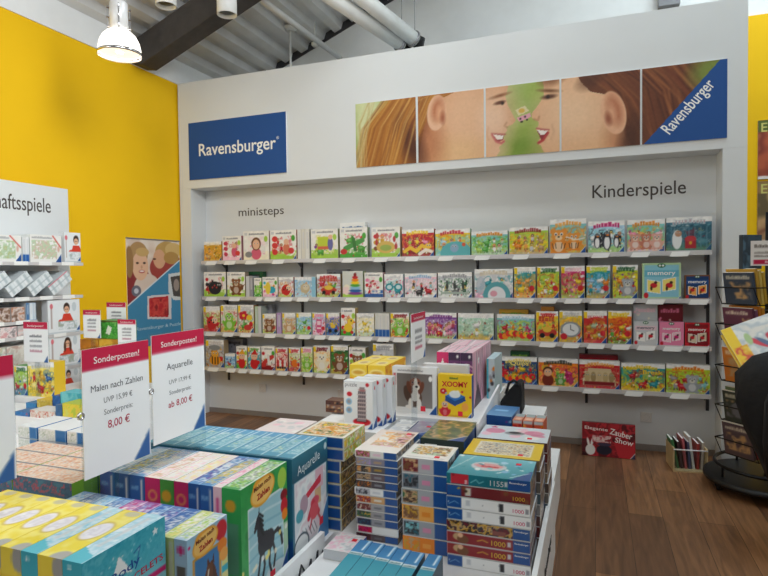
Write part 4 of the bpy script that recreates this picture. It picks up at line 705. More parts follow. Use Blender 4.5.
for i, q in enumerate(stA):
    c0, pic, num, lk = q[:4]; arts = {'F': spine_small(wA, hA, c0, pic, num, q[4] if len(q) > 4 else .3), 'R': side_art(dA, hA, 'c9c4c0' if i == 11 else '77757a', i)}
    if i == 11:
        T = Art(wA, dA, 'f1e8e0', .004); T.grad('f3ece4', 'ecd9cd'); T.pic(T.a*.2, .25, T.a*.95, .9, ['f3ece4', 'lorange', 'f3ece4', 'tan', 'lpink', 'brown'], 8, .16); arts['T'] = T
    pl = 'top' if i == 11 else 'lowest' if i == 0 else ['', 'second', 'third', 'fourth', 'fifth', 'sixth'][i]+' from bottom' if i < 6 else ['', 'second', 'third', 'fourth', 'fifth', 'sixth'][11-i]+' from top'
    puzzle(lk+' flat puzzle box, '+pl+' in the stack of twelve', (-.912+R_.uniform(-.005, .005), 2.33+dA/2, D0+i*hA), (wA, dA, hA-.0005), {'*': 'lgrey', 'T': 'white'}, arts, 'stack of twelve flat puzzle boxes', (((.06, .13, hA-.0005), 'z') if i == 11 else None))
# stack C behind the watercolour kits
hC, wC, dC, xC = .440/8, .245, .25, -1.205
for i in range(8):
    F_ = Art(wC, hC, ['cfcbb4', 'd9c98a', 'cdb96a', 'd2cdb8', 'cdb96a', 'd9d3c0', 'dcd8cc', 'e2ddd0'][i], .005); F_.rect(F_.a*.62, .05, F_.a*.97, .93, 'rvb'); F_.pic(0, 0, F_.a*.6, 1, ['cream', 'cfcbb4', 'gold', 'grey'], i, .5); F_.rect(F_.a*.62, .05, F_.a*.97, .93, 'rvb')
    R1 = Art(dC, hC, 'b39a54' if i > 5 else '6d5a3c', .006); R1.pic(0, 0, R1.a, 1, ['dbrown', 'gold', 'dark', 'tan', 'dbrown'] if i < 6 else ['gold', 'lgreen', 'cream', 'tan', 'yellow'], i+5, .5)
    arts = {'F': F_, 'R': R1}
    if i == 7:
        T = Art(wC, dC, 'e9e4d6', .005); T.rect(.07, .08, T.a-.07, .92, 'cfc4a2'); T.pic(.07, .08, T.a-.07, .92, ['cream', 'gold', 'orange', 'cream', 'tan', 'dgreen', 'yellow'], 12, .12); arts['T'] = T
    puzzle('gold puzzle box with blue spine, '+['lowest', 'second from bottom', 'third from bottom', 'fourth from bottom', 'fourth from top', 'third from top', 'second from top', 'top'][i]+' in stack behind watercolour kits', (xC+(.0 if i > 5 else -.018), 2.372+dC/2, D0+i*hC), (wC, dC, hC-.0006), {'*': 'cfcbb4'}, arts, 'stack of gold puzzle boxes')
T = Art(.22, .26, 'ecdfe0', .006); T.speck(14, ['lgrey', 'white', 'lpink'], 3, .2, .8, .05, .1)
puzzle('pale pink puzzle box with dark red edge beside the gold stack', (-1.475, 2.525, D0+.355), (.22, .26, .07), {'*': 'cfc4c0', 'F': 'wine'}, {'T': T})
bl = thing('display_riser', 'plain white block under the pale pink puzzle box', 'display riser', (-1.475, 2.525, D0)); MB().box(-.10, .10, -.12, .12, 0, .355).build('block', 'board', bl)
# flat boxes lying in front of the riser
def flat(lb, x0, x1, y0, y1, z1, hh, top, side, tcols, stick=True, corner=True):
    T = Art(x1-x0, y1-y0, top, .006); T.grad(top, tcols[0]); T.pic(0, .05, T.a, 1, [top]+tcols, int(abs(x0)*100), .2)
    if corner: T.corner('rvb', .25)
    return puzzle(lb, ((x0+x1)/2, (y0+y1)/2, z1-hh), (x1-x0, y1-y0, hh), {'*': side, 'R': 'rvb'}, {'T': T}, None, (((.03, .03, hh), 'z') if stick else None))
def column(lb, x0, x1, y0, y1, z): b = thing('display_riser', lb, 'display riser', ((x0+x1)/2, (y0+y1)/2, D0)); MB().box(-(x1-x0)/2, (x1-x0)/2, -(y1-y0)/2, (y1-y0)/2, 0, z-D0).build('block', 'board', b, bevel=.003)
column('white block under the lilac and white flat boxes', -.995, -.80, 2.70, 2.93, .62); column('white block under the dark green puzzle box', -.775, -.585, 2.62, 2.93, .615)
flat('white flat box lying before the dog puzzle', -1.0, -.90, 2.69, 2.95, .685, .06, 'e6e3de', 'lgrey', ['lgrey', 'white', 'grey'], False)
flat('lilac grey flat box with blue end before the dog puzzle', -.895, -.795, 2.69, 2.95, .685, .06, '8f8a9c', '3c6aa6', ['8f8a9c', 'grey', 'b7b3bd'])
o = flat('dark green flat puzzle box before the yellow balancing game', -.785, -.575, 2.60, 2.95, .70, .085, '54624a', '33413c', ['6f7a52', 'tan', '54624a', '8a8a5a'], False)
MB().box(-.075, -.015, -.0006, 0, .02, .06).build('barcode_label', LABEL, o, (-.01, -.175, 0))
flat('white flyer box with pink spots lying on the podium', -1.07, -.94, 2.12, 2.28, D0+.045, .045, 'efe9e6', 'lgrey', ['lpink', 'white', 'lgrey'], True, False)

# ------------------------------------------------------------------ things on the risers
def tower(w, h):
    A = Art(w, h, 'e9ecee', .004); a = A.a; A.text('puzzle', .05*a, .885, .12, 'grey', .01, fit=.42*a); A.ell(.82*a, .93, .04, .04, 'red'); A.ell(.2*a, .72, .06, .05, 'red')
    for y in (.56, .38): A.ell(.18*a, y, .07, .07, 'lblue'); A.ell(.18*a, y, .04, .04, 'grey')
    A.ell(.62*a, .14, .3*a, .08, 'red'); A.ell(.62*a, .17, .2*a, .05, 'dred'); A.poly([(.46*a, .16), (.78*a, .16), (.78*a, .8), (.5*a, .8)], '8d8187')
    for k in range(7): A.rect(.47*a, .2+k*.085, .78*a, .225+k*.085, 'c9b6b4'); [A.rect((.5+.07*j)*a, .225+k*.085, (.53+.07*j)*a, .27+k*.085, '5c5058') for j in range(4)]
    A.ell(.64*a, .82, .12*a, .03, 'b06a66'); A.rect(.55*a, .82, .73*a, .88, '9a868a'); A.corner('rvb', .14); return A
x0, x1 = -1.30, -1.145
for k, lb in enumerate(['white tower puzzle box with red base, front one of three', 'white tower puzzle box, second of three upright boxes', 'white tower puzzle box, rear one of three upright boxes']):
    A = tower(.162, .245); R1 = Art(.06, .245, 'dfe4e8', .006); R1.poly([(0, 0), (R1.a, 0), (R1.a, .25)], 'rvb'); R1.ell(R1.a*.5, .85, .03, .03, 'red')
    t = card_box('puzzle_box', lb, 'puzzle', (-1.152+.026*k, 2.735+.075*k, D0+.392), (.162, .06, .245), 'e3e6e8', {'F': A, 'R': R1}, 'white tower puzzle boxes')
    if k == 0: MB().box(-.02, .03, -.0012, 0, -.01, .012).build('price_sticker', RED, t, (.0, -.0305, .02))
# dog puzzle
A = Art(.262, .262, 'e4e4e4', .0035); a = A.a; A.rect(.1*a, .13, .9*a, .86, '77716f'); A.grad('8a8480', '6d6663', .14, .85); A.rect(0, 0, .1*a, 1, 'e6e6e6'); A.rect(.9*a, 0, a, 1, 'e2e2e2'); A.rect(0, .87, a, 1, 'e8e8e8'); A.marks(.12*a, .9, .7*a, .04, 'grey', 3); A.rect(.02*a, .6, .08*a, .86, 'c56a72')
A.ell(.5*a, .34, .17*a, .19, '5f4436'); A.ell(.5*a, .40, .12*a, .14, 'e9e2da'); A.ell(.34*a, .42, .08*a, .18, '513a30', .25); A.ell(.41*a, .2, .055*a, .13, 'ece6de'); A.ell(.6*a, .2, .055*a, .13, 'ece6de'); A.ell(.37*a, .14, .08*a, .04, 'efe9e2'); A.ell(.62*a, .14, .08*a, .04, 'efe9e2')
A.ell(.39*a, .56, .06*a, .14, '6d3b28', .3); A.ell(.65*a, .56, .06*a, .14, '6d3b28', -.3); A.ell(.52*a, .66, .13*a, .11, '8a4c34'); A.ell(.53*a, .66, .04*a, .11, 'efe6dc'); A.ell(.54*a, .57, .08*a, .07, 'efe6dc'); A.ell(.55*a, .58, .03*a, .025, '1d1716'); A.ell(.46*a, .67, .018*a, .018, '1a1412'); A.ell(.6*a, .67, .018*a, .018, '1a1412'); A.ell(.86*a, .76, .04, .06, 'white'); A.corner('rvb', .2)
dog = card_box('puzzle_box', 'white framed puzzle box with sitting brown and white dog', 'puzzle', (-.956, 3.055+.03, rz), (.262, .055, .262), 'd8d8da', {'F': A}, rot=(0, 0, -.02)); sticker(dog, (.05, -.028, .03), 'y', .028)
A2 = Art(.25, .262, 'dfe0e2', .01); card_box('puzzle_box', 'plain white puzzle box behind the dog and the yellow balancing game', 'puzzle', (-.80, 3.17, rz), (.26, .05, .27), 'e3e3e3', {'F': A2})
A = Art(.188, .232, 'f0c81e', .0035); a = A.a; A.rect(.0, .0, a, .05, 'd8a81a'); A.marks(.35*a, .9, .6*a, .035, 'dgreen', 2); A.ell(.16*a, .6, .08, .07, 'red'); A.poly([(.2*a, .38), (.5*a, .26), (.82*a, .40), (.8*a, .5), (.5*a, .6), (.22*a, .5)], 'rvb'); A.poly([(.22*a, .5), (.5*a, .38), (.8*a, .5), (.52*a, .6)], '2f78c4'); A.ell(.5*a, .54, .17*a, .09, 'e8eef0'); A.speck(8, ['white', 'red', 'lblue'], 3, .48, .62, .02, .03)
A.guy(.2*a, .12, .3, 'red', 0, 'skin'); A.ell(.8*a, .25, .08, .1, 'lorange'); A.corner('rvb', .12); A.text('XOOMY', .5*a, .72, .17, 'red', .03, fit=.78*a, center=True)
xo = card_box('game_box', 'yellow game box with red title standing beside the dog puzzle', 'game', (-.722, 3.075, rz), (.188, .055, .232), {'*': 'e8c01c', 'R': 'rvb'}, {'F': A}); sticker(xo, (.03, -.028, .02), 'y', .026)
# yellow cartons
for i, (xa, xb) in enumerate(((-1.418, -1.302), (-1.298, -1.182))):
    for j in range(2):
        A = Art(.114, .235, 'f0cb3a', .006); A.ell(A.a*.5, .8, A.a*.42, .10, 'f7e28a'); A.ell(A.a*.5, .8, A.a*.3, .05, 'd8a33a'); A.speck(8, ['lyellow', 'gold', 'orange'], i*3+j, .05, .7, .03, .08)
        T = Art(.114, .19, 'f3d75a', .006); T.ell(T.a*.5, .5, T.a*.3, .3, 'e9d9a8'); T.ell(T.a*.5, .5, T.a*.2, .18, 'c9a870')
        R1 = Art(.19, .235, 'e9b92c', .008); R1.speck(12, ['orange', 'd88a28', 'lyellow'], i+j, .3, .95, .03, .1)
        card_box('toy_carton', ['front yellow', 'rear yellow'][j]+' carton '+['beside the white tower boxes', 'behind the dog puzzle'][i]+' on the raised block', 'carton', ((xa+xb)/2, 3.20+.098+.2*j, rz), (.114, .194, .235), 'efc832', {'F': A, 'T': T, 'R': R1}, 'yellow cartons on the raised block')
# pink cartons
for i in range(3):
    for j in range(2):
        xa = -.869+.0705*i; F_ = Art(.0695, .33, ['d9366e', '7b4a78', '7b4a78'][i], .005)
        if i == 0: F_.star(F_.a*.5, .78, .10, 'white'); F_.speck(6, ['pink', 'magenta'], 1, .1, .6, .03, .06)
        else: F_.rect(0, .86, F_.a, 1, '4a3552'); [F_.line([(0, y), (F_.a*.5, y+.04), (F_.a, y-.01)], .03, c) for y, c in ((.55, 'lpink'), (.62, 'pink'), (.69, 'c77aa8'), (.76, 'lpink'))]; F_.ell(F_.a*.75, .93, .02, .03, 'white')
        T = Art(.0695, .30, 'e9c4cf', .005); [T.line([(T.a*r.random(), 0), (T.a*r.random(), 1)], .02, c, .7) for c in ('white', 'mgrey', 'lpink', 'pink', 'white', 'grey')]
        R1 = Art(.30, .33, 'e7b6c6', .005)
        if i == 2:
            for k in range(26): x = r.random()*R1.a; R1.line([(x, .95), (x+r.uniform(-.1, .1), .5), (x+r.uniform(-.15, .15), .02)], r.uniform(.008, .03), r.choice(['white', 'pink', 'dark', 'lpink', 'c77aa8', 'mgrey']), .8)
            if j == 1: R1.ell(R1.a*.5, .5, .16, .2, 'orange'); R1.ell(R1.a*.5, .62, .1, .1, 'lorange'); R1.ell(R1.a*.5, .3, .1, .18, 'd8762a')
            else: R1.poly([(.1, 0), (R1.a*.5, .45), (R1.a*.9, 0)], '4a2a38'); R1.star(R1.a*.6, .8, .1, 'white')
        card_box('toy_carton', ['front ', 'rear '][j]+['pink carton with white star', 'purple pink carton between two others', 'purple pink carton with streaked pink side'][i]+' on the raised block', 'carton', (xa+.035, 3.22+.152+.306*j, rz), (.0695, .302, .33), ['d9366e', '8d5a86', '8d5a86'][i], {'F': F_, 'T': T, 'R': R1}, 'pink cartons on the raised block')
A = Art(.05, .19, 'cfe0e2', .006); A.rect(0, 0, .06, 1, 'aqua'); A.speck(8, ['orange', 'grey', 'dark'], 2, .2, .8, .04, .07)
card_box('toy_carton', 'narrow pale carton with light blue edges beside the pink cartons', 'carton', (-.612, 3.70, rz), (.05, .3, .25), 'bcd3d8', {'F': A})
# blue box, orange packs, black bag on the rear block
A = Art(.14, .10, 'rvb', .006); A.speck(5, ['blue', 'lblue', 'purple'], 4, .1, .8, .05, .12); T = Art(.14, .24, '4f7fae', .006); T.grad('6f9cc4', '3f74ab'); T.rect(.1, .45, T.a*.7, .6, 'lblue')
card_box('game_box', 'blue box lying on the rear block beside the orange packs', 'game', (-.485, 3.215, .62), (.14, .24, .088), '3d6ba6', {'F': A, 'T': T}, rot=(0, 0, -.06))
for k in range(3):
    A = Art(.05, .075, 'e2573a', .005); A.rect(0, .75, A.a, 1, 'lgrey'); A.speck(5, ['orange', 'lorange', 'red'], k, .1, .7, .08, .15); T = Art(.05, .14, 'd8886a', .006); T.rect(0, .55, T.a, 1, '9aa8aa'); T.rect(T.a*.2, .1, T.a*.8, .4, 'e8b8a0')
    card_box('card_game_box', ['first small orange pack, beside the blue box', 'middle one of three small orange packs behind the puzzle stack', 'small orange pack at the aisle end of three behind the puzzle stack'][k], 'game', (-.388+.055*k, 3.155, .62), (.05, .14, .075), 'd8623c', {'F': A, 'T': T}, 'small orange packs', (0, 0, -.05))
bg = MB(); bg.prism([(-.07, -.06, 0), (.06, -.06, 0), (.057, -.05, .17), (.04, -.03, .195), (.01, -.04, .175), (-.075, -.06, .07)], (.0, .16, .0))
bo = bg.build('black_bag', 'cloth', None, (-.475, 3.56, .62), bevel=.02); tag(bo, 'slanted black fabric bag standing behind the blue box', 'bag'); MB().tube([(-.04, .02, .10), (-.02, .02, .165), (.01, .02, .185), (.03, .02, .17)], .009, 8).build('strap', 'black', bo, (0, -.06, .02))
for k in range(3):
    A = Art(.10, .022, ['6b4436', '7d5646', '5a3a34'][k], .006); A.speck(6, ['tan', 'grey', 'dark'], k, .1, .9, .2, .4)
    card_box('card_game_box', ['lowest', 'middle', 'topmost'][k]+' of three flat brown packs behind the gold puzzle stack', 'game', (-1.40, 2.985, rz+.0225*k), (.11, .09, .022), '6b4a3e', {'F': A}, 'flat brown packs')

# ------------------------------------------------------------------ craft kits in long rows on the first podium
def kit_top(w, d, base, cols, sd, line='white'):
    T = Art(w, d, base, .006); T.pic(0, .06, T.a, .94, [base]+cols+['e9e6e4', base], sd, .07, .75); T.rect(T.a*.90, 0, T.a, 1, 'eef0f2', .85); T.pic(T.a*.2, .3, T.a*.8, .72, cols+['f2efec', 'e8dcd8'], sd+3, .05, .8); return T
def oval(A, x, y, s):
    A.ell(x, y, s*1.0, s*.62, 'f0a62c', .18); A.ell(x-.3*s, y+.28*s, s*.5, s*.34, 'f0a62c'); A.ell(x, y, s*.9, s*.5, 'f7c66a', .18); A.text('Malen nach', x-.72*s, y+.12*s, .30*s, '7a2a12', .02, rot=.12, fit=1.4*s); A.text('Zahlen', x-.5*s, y-.32*s, .38*s, 'b3261e', .03, rot=.12, fit=1.05*s)
def cover_green(w, h):
    A = Art(w, h, '2f9a4a', .0035); a = A.a; A.pic(0, 0, a, 1, ['2f9a4a', '37a552', '278a42'], 3, .15); A.rect(.13*a, .04, .90*a, .80, 'd8e6e8'); A.rect(.15*a, .06, .88*a, .78, '9fcbd6')
    for k in range(6): A.line([(.15*a, .16+.1*k), (.5*a, .20+.1*k), (.88*a, .17+.1*k)], .022, 'd4e6ea' if k % 2 else '7fb4c6', .7)
    A.ell(.28*a, .1, .1, .06, 'e4ecec'); A.ell(.7*a, .12, .16, .06, 'd8e6ea')
    b = '26262c'
    A.poly([(.33*a, .48), (.40*a, .54), (.62*a, .50), (.66*a, .40), (.60*a, .34), (.40*a, .34)], b); A.ell(.42*a, .43, .07, .10, b); A.ell(.58*a, .42, .075, .09, b)
    A.poly([(.33*a, .45), (.43*a, .46), (.41*a, .62), (.36*a, .70), (.30*a, .66), (.31*a, .55)], b); A.poly([(.36*a, .72), (.30*a, .68), (.24*a, .58), (.27*a, .56), (.34*a, .62)], b); A.poly([(.34*a, .71), (.36*a, .76), (.37*a, .70)], b)
    for k in range(5): A.line([(.37*a, .70-.03*k), (.44*a, .66-.04*k)], .02, '111114')
    for q in ([(.38*a, .36), (.34*a, .24), (.30*a, .14)], [(.43*a, .35), (.46*a, .24), (.42*a, .16)], [(.58*a, .35), (.56*a, .22), (.60*a, .13)], [(.64*a, .38), (.70*a, .26), (.66*a, .16)]): A.line(q, .03, b)
    A.line([(.66*a, .44), (.76*a, .46), (.84*a, .38), (.86*a, .30)], .035, '1c1c20'); A.line([(.70*a, .45), (.82*a, .44)], .03, '1c1c20')
    A.ell(.88*a, .88, .075, .095, 'lgreen'); A.ell(.92*a, .72, .06, .05, 'dred'); A.ell(.92*a, .62, .06, .07, 'red'); A.ell(.93*a, .54, .05, .05, 'orange')
    A.speck(10, ['cream', 'white', 'lyellow'], 4, .25, .45, .02, .03); A.rect(.9*a, .15, a, .46, 'e6e6d8', .7); A.ell(.14*a, .15, .05, .05, 'gold'); oval(A, .45*a, .885, .19); A.corner('rvb', .2); return A
def cover_head(w, h):
    A = Art(w, h, '9cc3dc', .0035); a = A.a; A.rect(.12*a, 0, .82*a, .74, 'd29a34'); A.rect(.17*a, .02, .77*a, .71, '3f7cb6'); A.rect(.84*a, 0, a, .5, 'lyellow', .8); A.rect(.84*a, .34, a, .42, 'aqua')
    b = '5a3320'
    A.poly([(.40*a, .0), (.44*a, .34), (.50*a, .52), (.60*a, .58), (.66*a, .50), (.78*a, .22), (.77*a, .0)], b); A.poly([(.30*a, .08), (.36*a, .36), (.46*a, .56), (.62*a, .60), (.60*a, .40), (.48*a, .14), (.40*a, .02)], '6e4228'); A.poly([(.46*a, .54), (.48*a, .66), (.54*a, .57)], b); A.poly([(.58*a, .56), (.63*a, .66), (.65*a, .54)], b); A.ell(.44*a, .42, .02, .016, 'black'); A.line([(.50*a, .5), (.44*a, .3), (.37*a, .12)], .022, 'e6dccb'); A.ell(.34*a, .08, .05, .07, '2b1a12')
    A.ell(.84*a, .86, .11, .12, 'red'); A.ell(.86*a, .68, .09, .08, 'orange'); A.ell(.90*a, .56, .08, .08, 'lorange'); oval(A, .44*a, .85, .23); A.ell(.05*a, .9, .02, .02, 'magenta'); return A
def step2(lb, x0, x1, y0, y1, z): b = thing('display_riser', lb, 'display riser', ((x0+x1)/2, (y0+y1)/2, D0)); MB().box(-(x1-x0)/2, (x1-x0)/2, -(y1-y0)/2, (y1-y0)/2, 0, z-D0).build('block', 'board', b, bevel=.003)
UY0, UY1, UZ = 1.68, 2.0, .737
ue = [-1.168, -1.248, -1.285, -1.341, -1.394, -1.458, -1.522, -1.593, -1.666, -1.74, -1.815]
uc = [('3aa655', ['white', 'lgreen', 'grey'], 'green painting kit with black horse cover, end of upper row'), ('f1c9d4', ['white', 'pink', 'lpink'], 'pink white painting kit behind the black horse kit'), ('2f63a8', ['lblue', 'yellow', 'tan'], 'blue painting kit, nearest blue one to the black horse kit'), ('2a5a9e', ['purple', 'blue', 'white'], 'blue painting kit, second blue one from the black horse kit'),
      ('c92a66', ['lpink', 'lyellow', 'cream'], 'crimson painting kit between blue and green spines'), ('4e9a40', ['cream', 'lpink', 'white'], 'green painting kit between two crimson spines'), ('c92a66', ['white', 'lpink', 'tan'], 'crimson painting kit nearest the large painting sale sign'), ('2a5a9e', ['sky', 'lpink', 'cream'], 'blue painting kit below the edge of the sale sign'),
      ('28548f', ['lblue', 'yellow', 'blue'], 'dark blue painting kit below the blue sign corner'), ('2f63a8', ['lblue', 'sky'], 'blue painting kit under the middle of the sale sign')]
h_ = UZ-D0
for i, (c, tc_, lb) in enumerate(uc):
    w = ue[i]-ue[i+1]; F_ = Art(w, h_, c, .006); a = F_.a
    if i in (0, 5): F_.ell(a*.45, .86, .05, .05, 'gold'); F_.rect(a*.15, .3, a*.85, .72, 'cream' if i else '6d8f8a', .6)
    elif i in (4, 6): F_.ell(a*.5, .85, .05, .05, 'e08a5a'); F_.ell(a*.5, .85, .03, .03, 'c92a66'); F_.rect(a*.2, .68, a*.8, .71, 'lpink'); F_.pic(a*.12, .2, a*.88, .6, ['cream', 'tan', 'pink'], i, .2)
    elif i == 1: F_.line([(a*.5, .2), (a*.5, .9)], .03, 'magenta', .6)
    else: F_.rect(a*.72, .45, a*.84, .97, 'lgrey'); F_.marks(a*.1, .88, a*.6, .03, 'lblue', i)
    arts = {'F': F_, 'T': kit_top(w, UY1-UY0, {'3aa655': '4f9f5c', 'f1c9d4': 'ead9d4', 'c92a66': 'eadbd6', '4e9a40': 'e2ddd0'}.get(c, '5b8fc0'), tc_, i+2)}
    if i == 0: arts['R'] = cover_green(UY1-UY0, h_)
    o = card_box('craft_kit_box', lb, 'craft kit', ((ue[i]+ue[i+1])/2, (UY0+UY1)/2, D0), (w-.0015, UY1-UY0, h_), c, arts, 'painting kits in the upper row')
    if i == 0: sticker(o, (w/2-.0005, .04, .04), 'x', .035)
LY0, LY1, LZ = 1.36, 1.557, .707
le = [-1.137, -1.185, -1.235, -1.29, -1.345, -1.40, -1.46, -1.52, -1.58, -1.64, -1.70, -1.76]
lc = [('a9c3d6', ['cream', 'white', 'lgreen'], 'light blue painting kit with brown horse head cover'), ('c8cf86', ['lyellow', 'lgreen', 'white'], 'lime painting kit behind the horse head kit'), ('3268ac', ['blue', 'rvb'], 'blue small painting kit next to the lime one'), ('4a6aa8', ['purple', 'blue'], 'violet blue small painting kit in the lower row'), ('2f63a8', ['blue', 'lblue'], 'mid blue small painting kit in the lower row'),
      ('8a3f8a', ['magenta', 'purple', 'lblue'], 'purple small painting kit in the lower row'), ('9a4a96', ['magenta', 'lpurple'], 'pinkish purple small painting kit in the lower row'), ('3b70b2', ['sky', 'blue'], 'bright blue small painting kit beside the purple pair'), ('3f86bf', ['lblue', 'sky'], 'sky blue small painting kit under the sale sign'), ('35699f', ['blue'], 'steel blue small painting kit near the sign foot'), ('3f86bf', ['lblue'], 'sky blue small painting kit ending the lower row')]
h_ = .275; step2('white block under the lower row of painting kits', -1.76, -1.142, LY0, LY1, LZ-.275)
for i, (c, tc_, lb) in enumerate(lc):
    w = le[i]-le[i+1]; F_ = Art(w, h_, c, .008); a = F_.a
    if i == 0: F_.ell(a*.5, .88, .04, .05, 'magenta'); F_.rect(a*.2, .3, a*.8, .7, '5a5048')
    else: F_.rect(a*.7, .4, a*.82, .95, 'lgrey')
    arts = {'F': F_, 'T': kit_top(w, LY1-LY0, c, tc_, i+30)}
    if i == 0: arts['R'] = cover_head(LY1-LY0, h_)
    card_box('craft_kit_box', lb, 'craft kit', ((le[i]+le[i+1])/2, (LY0+LY1)/2, LZ-.275), (w-.0015, LY1-LY0, h_), c, arts, 'painting kits in the lower row')
# bracelet kits
BY0, BY1, BZ = 1.05, 1.342, .78
be = [-1.2, -1.268, -1.354, -1.414, -1.489, -1.565, -1.64, -1.715, -1.79, -1.86]
bc = ['t', 'y', 't', 'y', 'y', 'y', 'y', 'y', 'y']
bl_ = ['turquoise bracelet kit with white star, end of its row', 'yellow bracelet kit, nearest yellow one to the star cover', 'turquoise bracelet kit between yellow ones', 'yellow bracelet kit just beyond the inner turquoise one', 'yellow bracelet kit, second beyond the inner turquoise one', 'yellow bracelet kit, third beyond the inner turquoise one', 'yellow bracelet kit, fourth beyond the inner turquoise one', 'yellow bracelet kit, fifth beyond the inner turquoise one', 'yellow bracelet kit, last of its row']
h_ = .265; step2('white block under the bracelet kits', -1.86, -1.2, BY0, BY1, BZ-.265); dB_ = BY1-BY0
for i, k in enumerate(bc):
    w = be[i]-be[i+1]
    if k == 't':
        F_ = Art(w, h_, '2fb0c4', .007); F_.grad('58c0ce', '2aa4bc'); F_.ell(F_.a*.35, .93, .02, .02, 'white'); T = Art(w, dB_, 'a8d4e2', .005); T.pic(0, 0, T.a, 1, ['8fcbe0', 'cfe4ee', 'a8d4e2', 'e4eef2'], i, .12); T.poly([(0, 0), (T.a, 0), (T.a, .12), (0, .25)], '58bfd0'); T.line([(T.a*.45, .3), (T.a*.5, .9)], .05, 'lgrey', .7)
    else:
        F_ = Art(w, h_, 'e8cf3e', .007); F_.ell(F_.a*.9, .9, .10, .13, '9a9a98'); F_.grad('efdf6e', 'e3c430', 0, .72); T = Art(w, dB_, 'f0dc4a', .005); T.pic(0, 0, T.a, 1, ['f0dc4a', 'f4e77e', 'eed83c'], i, .2); T.ell(T.a*.45, .52, T.a*.42, .20, 'c9a93e'); T.ell(T.a*.45, .52, T.a*.38, .18, 'e9e7ee'); T.pic(T.a*.2, .4, T.a*.7, .64, ['e9e7ee', 'd9d6e0', 'f2f0f4'], i, .08); T.ell(T.a*.8, .03, T.a*.35, .10, 'b0b0ac'); T.ell(T.a*.6, .93, T.a*.3, .06, 'c9c3a0')
    arts = {'F': F_, 'T': T}
    if i == 0:
        A = Art(dB_, h_, '34aec2', .0035); a = A.a; A.grad('9fdbe2', '2ea2bb', .2, 1); A.pic(0, .55, a, 1, ['2b9db6', '4fb9cb', '3aaabf', '7fcdd8'], 5, .07, .5); A.star(a*.86, .90, .05, 'e9f6f8'); A.speck(14, ['c9eaf0', 'white'], 6, .6, .9, .005, .014)
        A.poly([(.33*a, .70), (.56*a, .62), (.40*a, .86)], 'f4f8f8'); A.line([(.62*a, .70), (.66*a, .84), (.58*a, .80)], .012, '1d4f9a')
        A.text('Body', .30*a, .62, .13, '1d4f9a', .01, rot=.12, fit=.36*a); A.text('BRACELETS', .36*a, .50, .10, 'c8274c', .015, rot=.06, fit=.60*a); A.text('only', .2*a, .50, .05, '1d4f9a', 0); A.rect(.75*a, .40, a, .46, 'magenta'); A.rect(0, 0, a, .3, 'd6eef0'); arts['R'] = A
    card_box('craft_kit_box', bl_[i], 'craft kit', ((be[i]+be[i+1])/2, (BY0+BY1)/2, BZ-.265), (w-.0015, dB_, h_), '2fa6bb' if k == 't' else 'e5ca3a', arts, 'bracelet kits')
# watercolour kits
AY0, AY1, AZ = 2.018, 2.345, .740
def cover_aqua(w, h):
    A = Art(w, h, '2f6f86', .0035); a = A.a; A.rect(.05*a, .02, .95*a, .76, 'e2e6e8'); A.grad('24566c', '357b90', .77, 1); A.pic(.08*a, .12, .92*a, .74, ['e8eaec', 'dfd0d6', 'eef0f0', 'd5dde2'], 4, .2)
    A.rect(.62*a, .55, .85*a, .75, 'e0b9c4'); A.rect(.6*a, .4, .78*a, .56, 'd9a25e', .7); A.poly([(.33*a, .52), (.78*a, .60), (.78*a, .68), (.33*a, .58)], 'd2344a'); A.ell(.30*a, .5, .08, .09, 'b79aa8'); A.ell(.18*a, .42, .07, .06, '4aa0b0'); A.ell(.60*a, .45, .09, .05, 'd9576a')
    A.line([(.42*a, .33), (.55*a, .45), (.70*a, .32)], .06, 'd23a4c'); A.line([(.45*a, .22), (.58*a, .40), (.75*a, .24)], .03, 'c9505c'); A.ell(.58*a, .36, .09, .08, 'dd5a66')
    for k in range(5): A.line([(.25*a+.08*k*a, .26), (.33*a+.08*k*a, .16)], .008, '3a3f48')
    A.ell(.22*a, .13, .15, .12, '3a4a58'); A.ell(.22*a, .13, .13, .10, 'e6e9ea'); A.corner('3f7fb8', .36); A.ell(.93*a, .93, .03, .035, 'cfe0e2')
    A.text('Aquarelle', .14*a, .81, .13, 'e6eef0', -.005, rot=.07, fit=.62*a); return A
for i in range(10):
    xb = -1.155-.0755*i; F_ = Art(.0755, AZ-D0, '2c6c86', .008); F_.rect(0, 0, F_.a, .25, 'rvb'); F_.rect(F_.a*.3, .3, F_.a*.6, .85, '7fb0c0'); T = Art(.0755, AY1-AY0, '3f8aa3', .005)
    T.grad('5a9cb2', '5f9fc8'); T.pic(T.a*.15, .2, T.a*.85, .78, ['6aa6ba', 'a9ccd4', '74b0c2', 'cdd8b4' if i % 3 == 1 else 'c4d8de'], i, .07); T.rect(T.a*.88, .06, T.a, .96, 'bcd8e0'); T.line([(T.a*.2, .72), (T.a*.3, .97)], .02, 'dfeaf0'); T.rect(0, 0, T.a, .05, '2d6a80'); arts = {'F': F_, 'T': T}
    if i == 0: arts['R'] = cover_aqua(AY1-AY0, AZ-D0)
    o = card_box('craft_kit_box', ('teal watercolour kit with white lettered cover, end of its row' if i == 0 else 'teal watercolour kit, %s from the end with the lettered cover' % ['', 'second', 'third', 'fourth', 'fifth', 'sixth', 'seventh', 'eighth', 'ninth', 'tenth'][i]), 'craft kit', (xb-.0755/2, (AY0+AY1)/2, D0), (.0745, AY1-AY0, AZ-D0), '2f728c', arts, 'watercolour kits in one row')
    if i == 0: sticker(o, (.037, .09, .09), 'x', .033)
